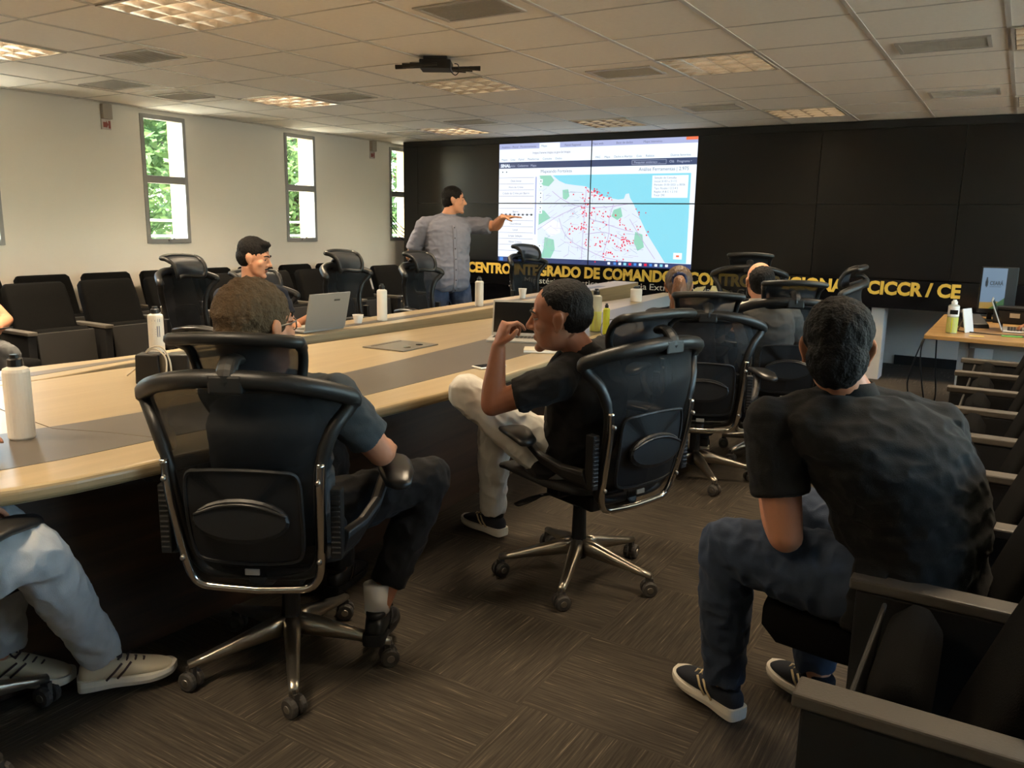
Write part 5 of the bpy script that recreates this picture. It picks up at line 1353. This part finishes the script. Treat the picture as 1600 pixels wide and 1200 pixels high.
m.add([Q(-0.062 + x * 0.9, 0.345 + z, 4) for x, z in ((-0.014, 0.02), (-0.006, 0.045), (0.006, 0.045), (0.014, 0.02), (0.012, -0.015), (0, -0.035), (-0.012, -0.015))], [tuple(range(7))])
m.b2((-0.068, -0.0225, 0.39), (-0.056, -0.022, 0.405)); m.build('crest', D_t, t)
# pens, papers
t = thing('pen', 'green pen lying on the right desk in front of the laptop', 'pen', (0.02, 6.52, DZ + 0.005), 0.1); m = MB(); m.cone((-0.075, 0, 0), (0.05, 0, 0), 0.005, 0.005, 8); m.build('barrel', mat('pen_green', (90, 170, 60), 0.4), t)
m = MB(); m.cone((0.05, 0, 0), (0.075, 0, 0), 0.0045, 0.001, 8); m.build('tip', M_black, t)
t = thing('mouse_cable', 'dark cable lying across the right desk beside the green pen', 'cable', (0, 0, DZ)); m = MB(); m.tube(spl([(-0.36, 6.66, 0.004), (-0.2, 6.6, 0.004), (-0.08, 6.58, 0.004), (0.0, 6.6, 0.004), (0.12, 6.62, 0.004)], 6), 0.004, 6); m.build('cord', M_black, t)
t = thing('sticky_note', 'yellow note on the front edge of the right desk', 'note', (-0.2, 6.42, DZ), 0.1); m = MB(); m.b2((-0.045, -0.03, 0), (0.045, 0.03, 0.002)); m.build('paper', mat('note_yellow', (222, 196, 110), 0.7), t)
for i, (q, lb) in enumerate([
    ([(-0.52, 6.9, 0.70), (-0.56, 6.75, 0.60), (-0.62, 6.7, 0.30), (-0.55, 6.65, 0.05), (-0.62, 6.5, 0.006)], 'leftmost black cable hanging from the right desk'),
    ([(-0.52, 6.75, 0.70), (-0.55, 6.65, 0.55), (-0.50, 6.6, 0.25), (-0.44, 6.7, 0.02), (-0.34, 6.9, 0.006)], 'middle black cable hanging from the right desk'),
    ([(-0.45, 6.55, 0.69), (-0.44, 6.6, 0.45), (-0.42, 6.62, 0.22), (-0.47, 6.66, 0.03), (-0.56, 6.8, 0.006)], 'rightmost black cable hanging from the right desk')]):
    m = MB(); m.tube(spl(q, 7), 0.0055, 6); tag(m.build('cable', M_black, None, smooth=True), lb, 'cable', 'cables hanging from the right desk')
t = thing('power_strip', 'small black power strip on the floor under the hanging cables', 'power strip', (-0.40, 6.35, 0), 0.2); m = MB(); m.b2((-0.09, -0.03, 0), (0.09, 0.03, 0.04)); m.build('housing', M_black, t, bev=0.005)
m = MB(); m.b2((-0.07, -0.031, 0.012), (-0.04, -0.0295, 0.028)); m.build('socket', M_grey, t)

# ------------------------------------------------------------------ outside the windows
M_leaf = mat('sunlit_leaves', (66, 92, 46), 0.6, var=0.45, vscale=3.0); M_leaf2 = mat('yellow_green_leaves', (88, 108, 58), 0.6, var=0.4, vscale=3.0)
for m_ in (M_leaf, M_leaf2):
    b_ = m_.node_tree.nodes['Principled BSDF']
    tr_ = m_.node_tree.nodes.new('ShaderNodeBsdfTranslucent'); tr_.inputs[0].default_value = (0.12, 0.20, 0.06, 1)
    mx_ = m_.node_tree.nodes.new('ShaderNodeMixShader'); mx_.inputs[0].default_value = 0.45
    m_.node_tree.links.new(b_.outputs[0], mx_.inputs[1]); m_.node_tree.links.new(tr_.outputs[0], mx_.inputs[2]); m_.node_tree.links.new(mx_.outputs[0], m_.node_tree.nodes['Material Output'].inputs[0])
M_bark = mat('bark', (92, 70, 52), 0.9, var=0.3, vscale=10, stretch=(4, 4, 1))
def tree(x, y, h, r, m_, label, seed, cz=None):
    rg = random.Random(seed)
    t = thing('tree', label, 'tree', (x, y, -1.0), 0, 'trees outside the windows')
    b = MB(); b.tube(spl([(0, 0, 0), (0.05, 0.1, h * 0.3), (-0.1, 0.0, h * 0.6), (0.05, 0.1, h * 0.9)], 4), [0.13 - 0.006 * i for i in range(13)], 10)
    for i in range(7):
        a = rg.random() * 6.28; z = h * (0.35 + 0.08 * i); b.tube([(0, 0.05, z), (math.cos(a) * r * 0.4, math.sin(a) * r * 0.4, z + 0.4), (math.cos(a) * r * 0.75, math.sin(a) * r * 0.75, z + 0.6)], [0.05, 0.03, 0.012], 6)
    b.build('trunk', M_bark, t, smooth=True)
    l = MB()
    cl = [(rg.gauss(0, r * 0.5), rg.gauss(0, r * 0.5), h * 0.30 + rg.random() * h * 0.65) for _ in range(80)]
    for cx, cy, cz_ in cl:
        for _ in range(110):
            c = V((cx + rg.gauss(0, 0.24), cy + rg.gauss(0, 0.24), cz_ + rg.gauss(0, 0.20)))
            d1 = V((rg.gauss(0, 1), rg.gauss(0, 1), rg.gauss(0, 0.6))).normalized(); d2 = d1.orthogonal().normalized(); s_ = 0.05 + rg.random() * 0.05
            l.v += [c - d1 * s_, c + d2 * s_ * 0.45, c + d1 * s_, c - d2 * s_ * 0.45]; n = len(l.v); l.f.append([n - 4, n - 3, n - 2, n - 1]); l.m.append(0)
    l.build('crown', m_, t, weld=False)
tree(-11.2, 7.5, 5.2, 1.2, M_leaf, 'bushy green tree outside seen in the left half of the first window', 1)
tree(-11.8, 11.3, 5.4, 1.2, M_leaf2, 'yellow green tree outside seen through the second window', 2)
tree(-12.0, 15.2, 5.2, 1.3, M_leaf, 'green tree outside seen through the window beside the video wall', 3)
tree(-17.0, 13.0, 6.0, 2.0, M_leaf2, 'taller tree farther outside behind the first window', 4)
m = MB(); m.b2((-40, -30, -1.1), (XL - 0.28, 45, -1.0)); m.b2((XR + 0.2, -30, -1.1), (30, 45, -1.0)); struct(m.build('ground', mat('sunny_paving', (206, 198, 180), 0.9, var=0.1, vscale=1.0)), 'sunlit paving outside')
t = thing('white_railing', 'white railing outside seen in the lower panes', 'railing', (-8.6, 8.5, -1.0))
M_rail = mat('white_rail_paint', (228, 226, 220), 0.5)
for i in range(4):
    m = MB(); m.cone((0, -5.5, 1.85 + i * 0.18), (0, 6, 1.85 + i * 0.18), 0.014, 0.014, 8); m.build('rail', M_rail, t)
for i in range(6):
    m = MB(); m.cone((0, -5.5 + i * 2.3, 0), (0, -5.5 + i * 2.3, 2.45), 0.02, 0.02, 8); m.build('post', M_rail, t)
# cables dangling by the far window
for i in range(4):
    m = MB(); m.tube(spl([(XL + 0.05, 8.50, 1.52 - i * 0.05), (XL + 0.12, 8.62, 1.36 - i * 0.05), (XL + 0.2, 8.80, 1.24 - i * 0.035), (XL + 0.3, 8.95, 1.20 - i * 0.03)], 6), 0.007, 6)
    tag(m.build('cable', M_black, None, smooth=True), 'dark cable sagging across the lower pane of the window beside the video wall', 'cable', 'cables by the far window')
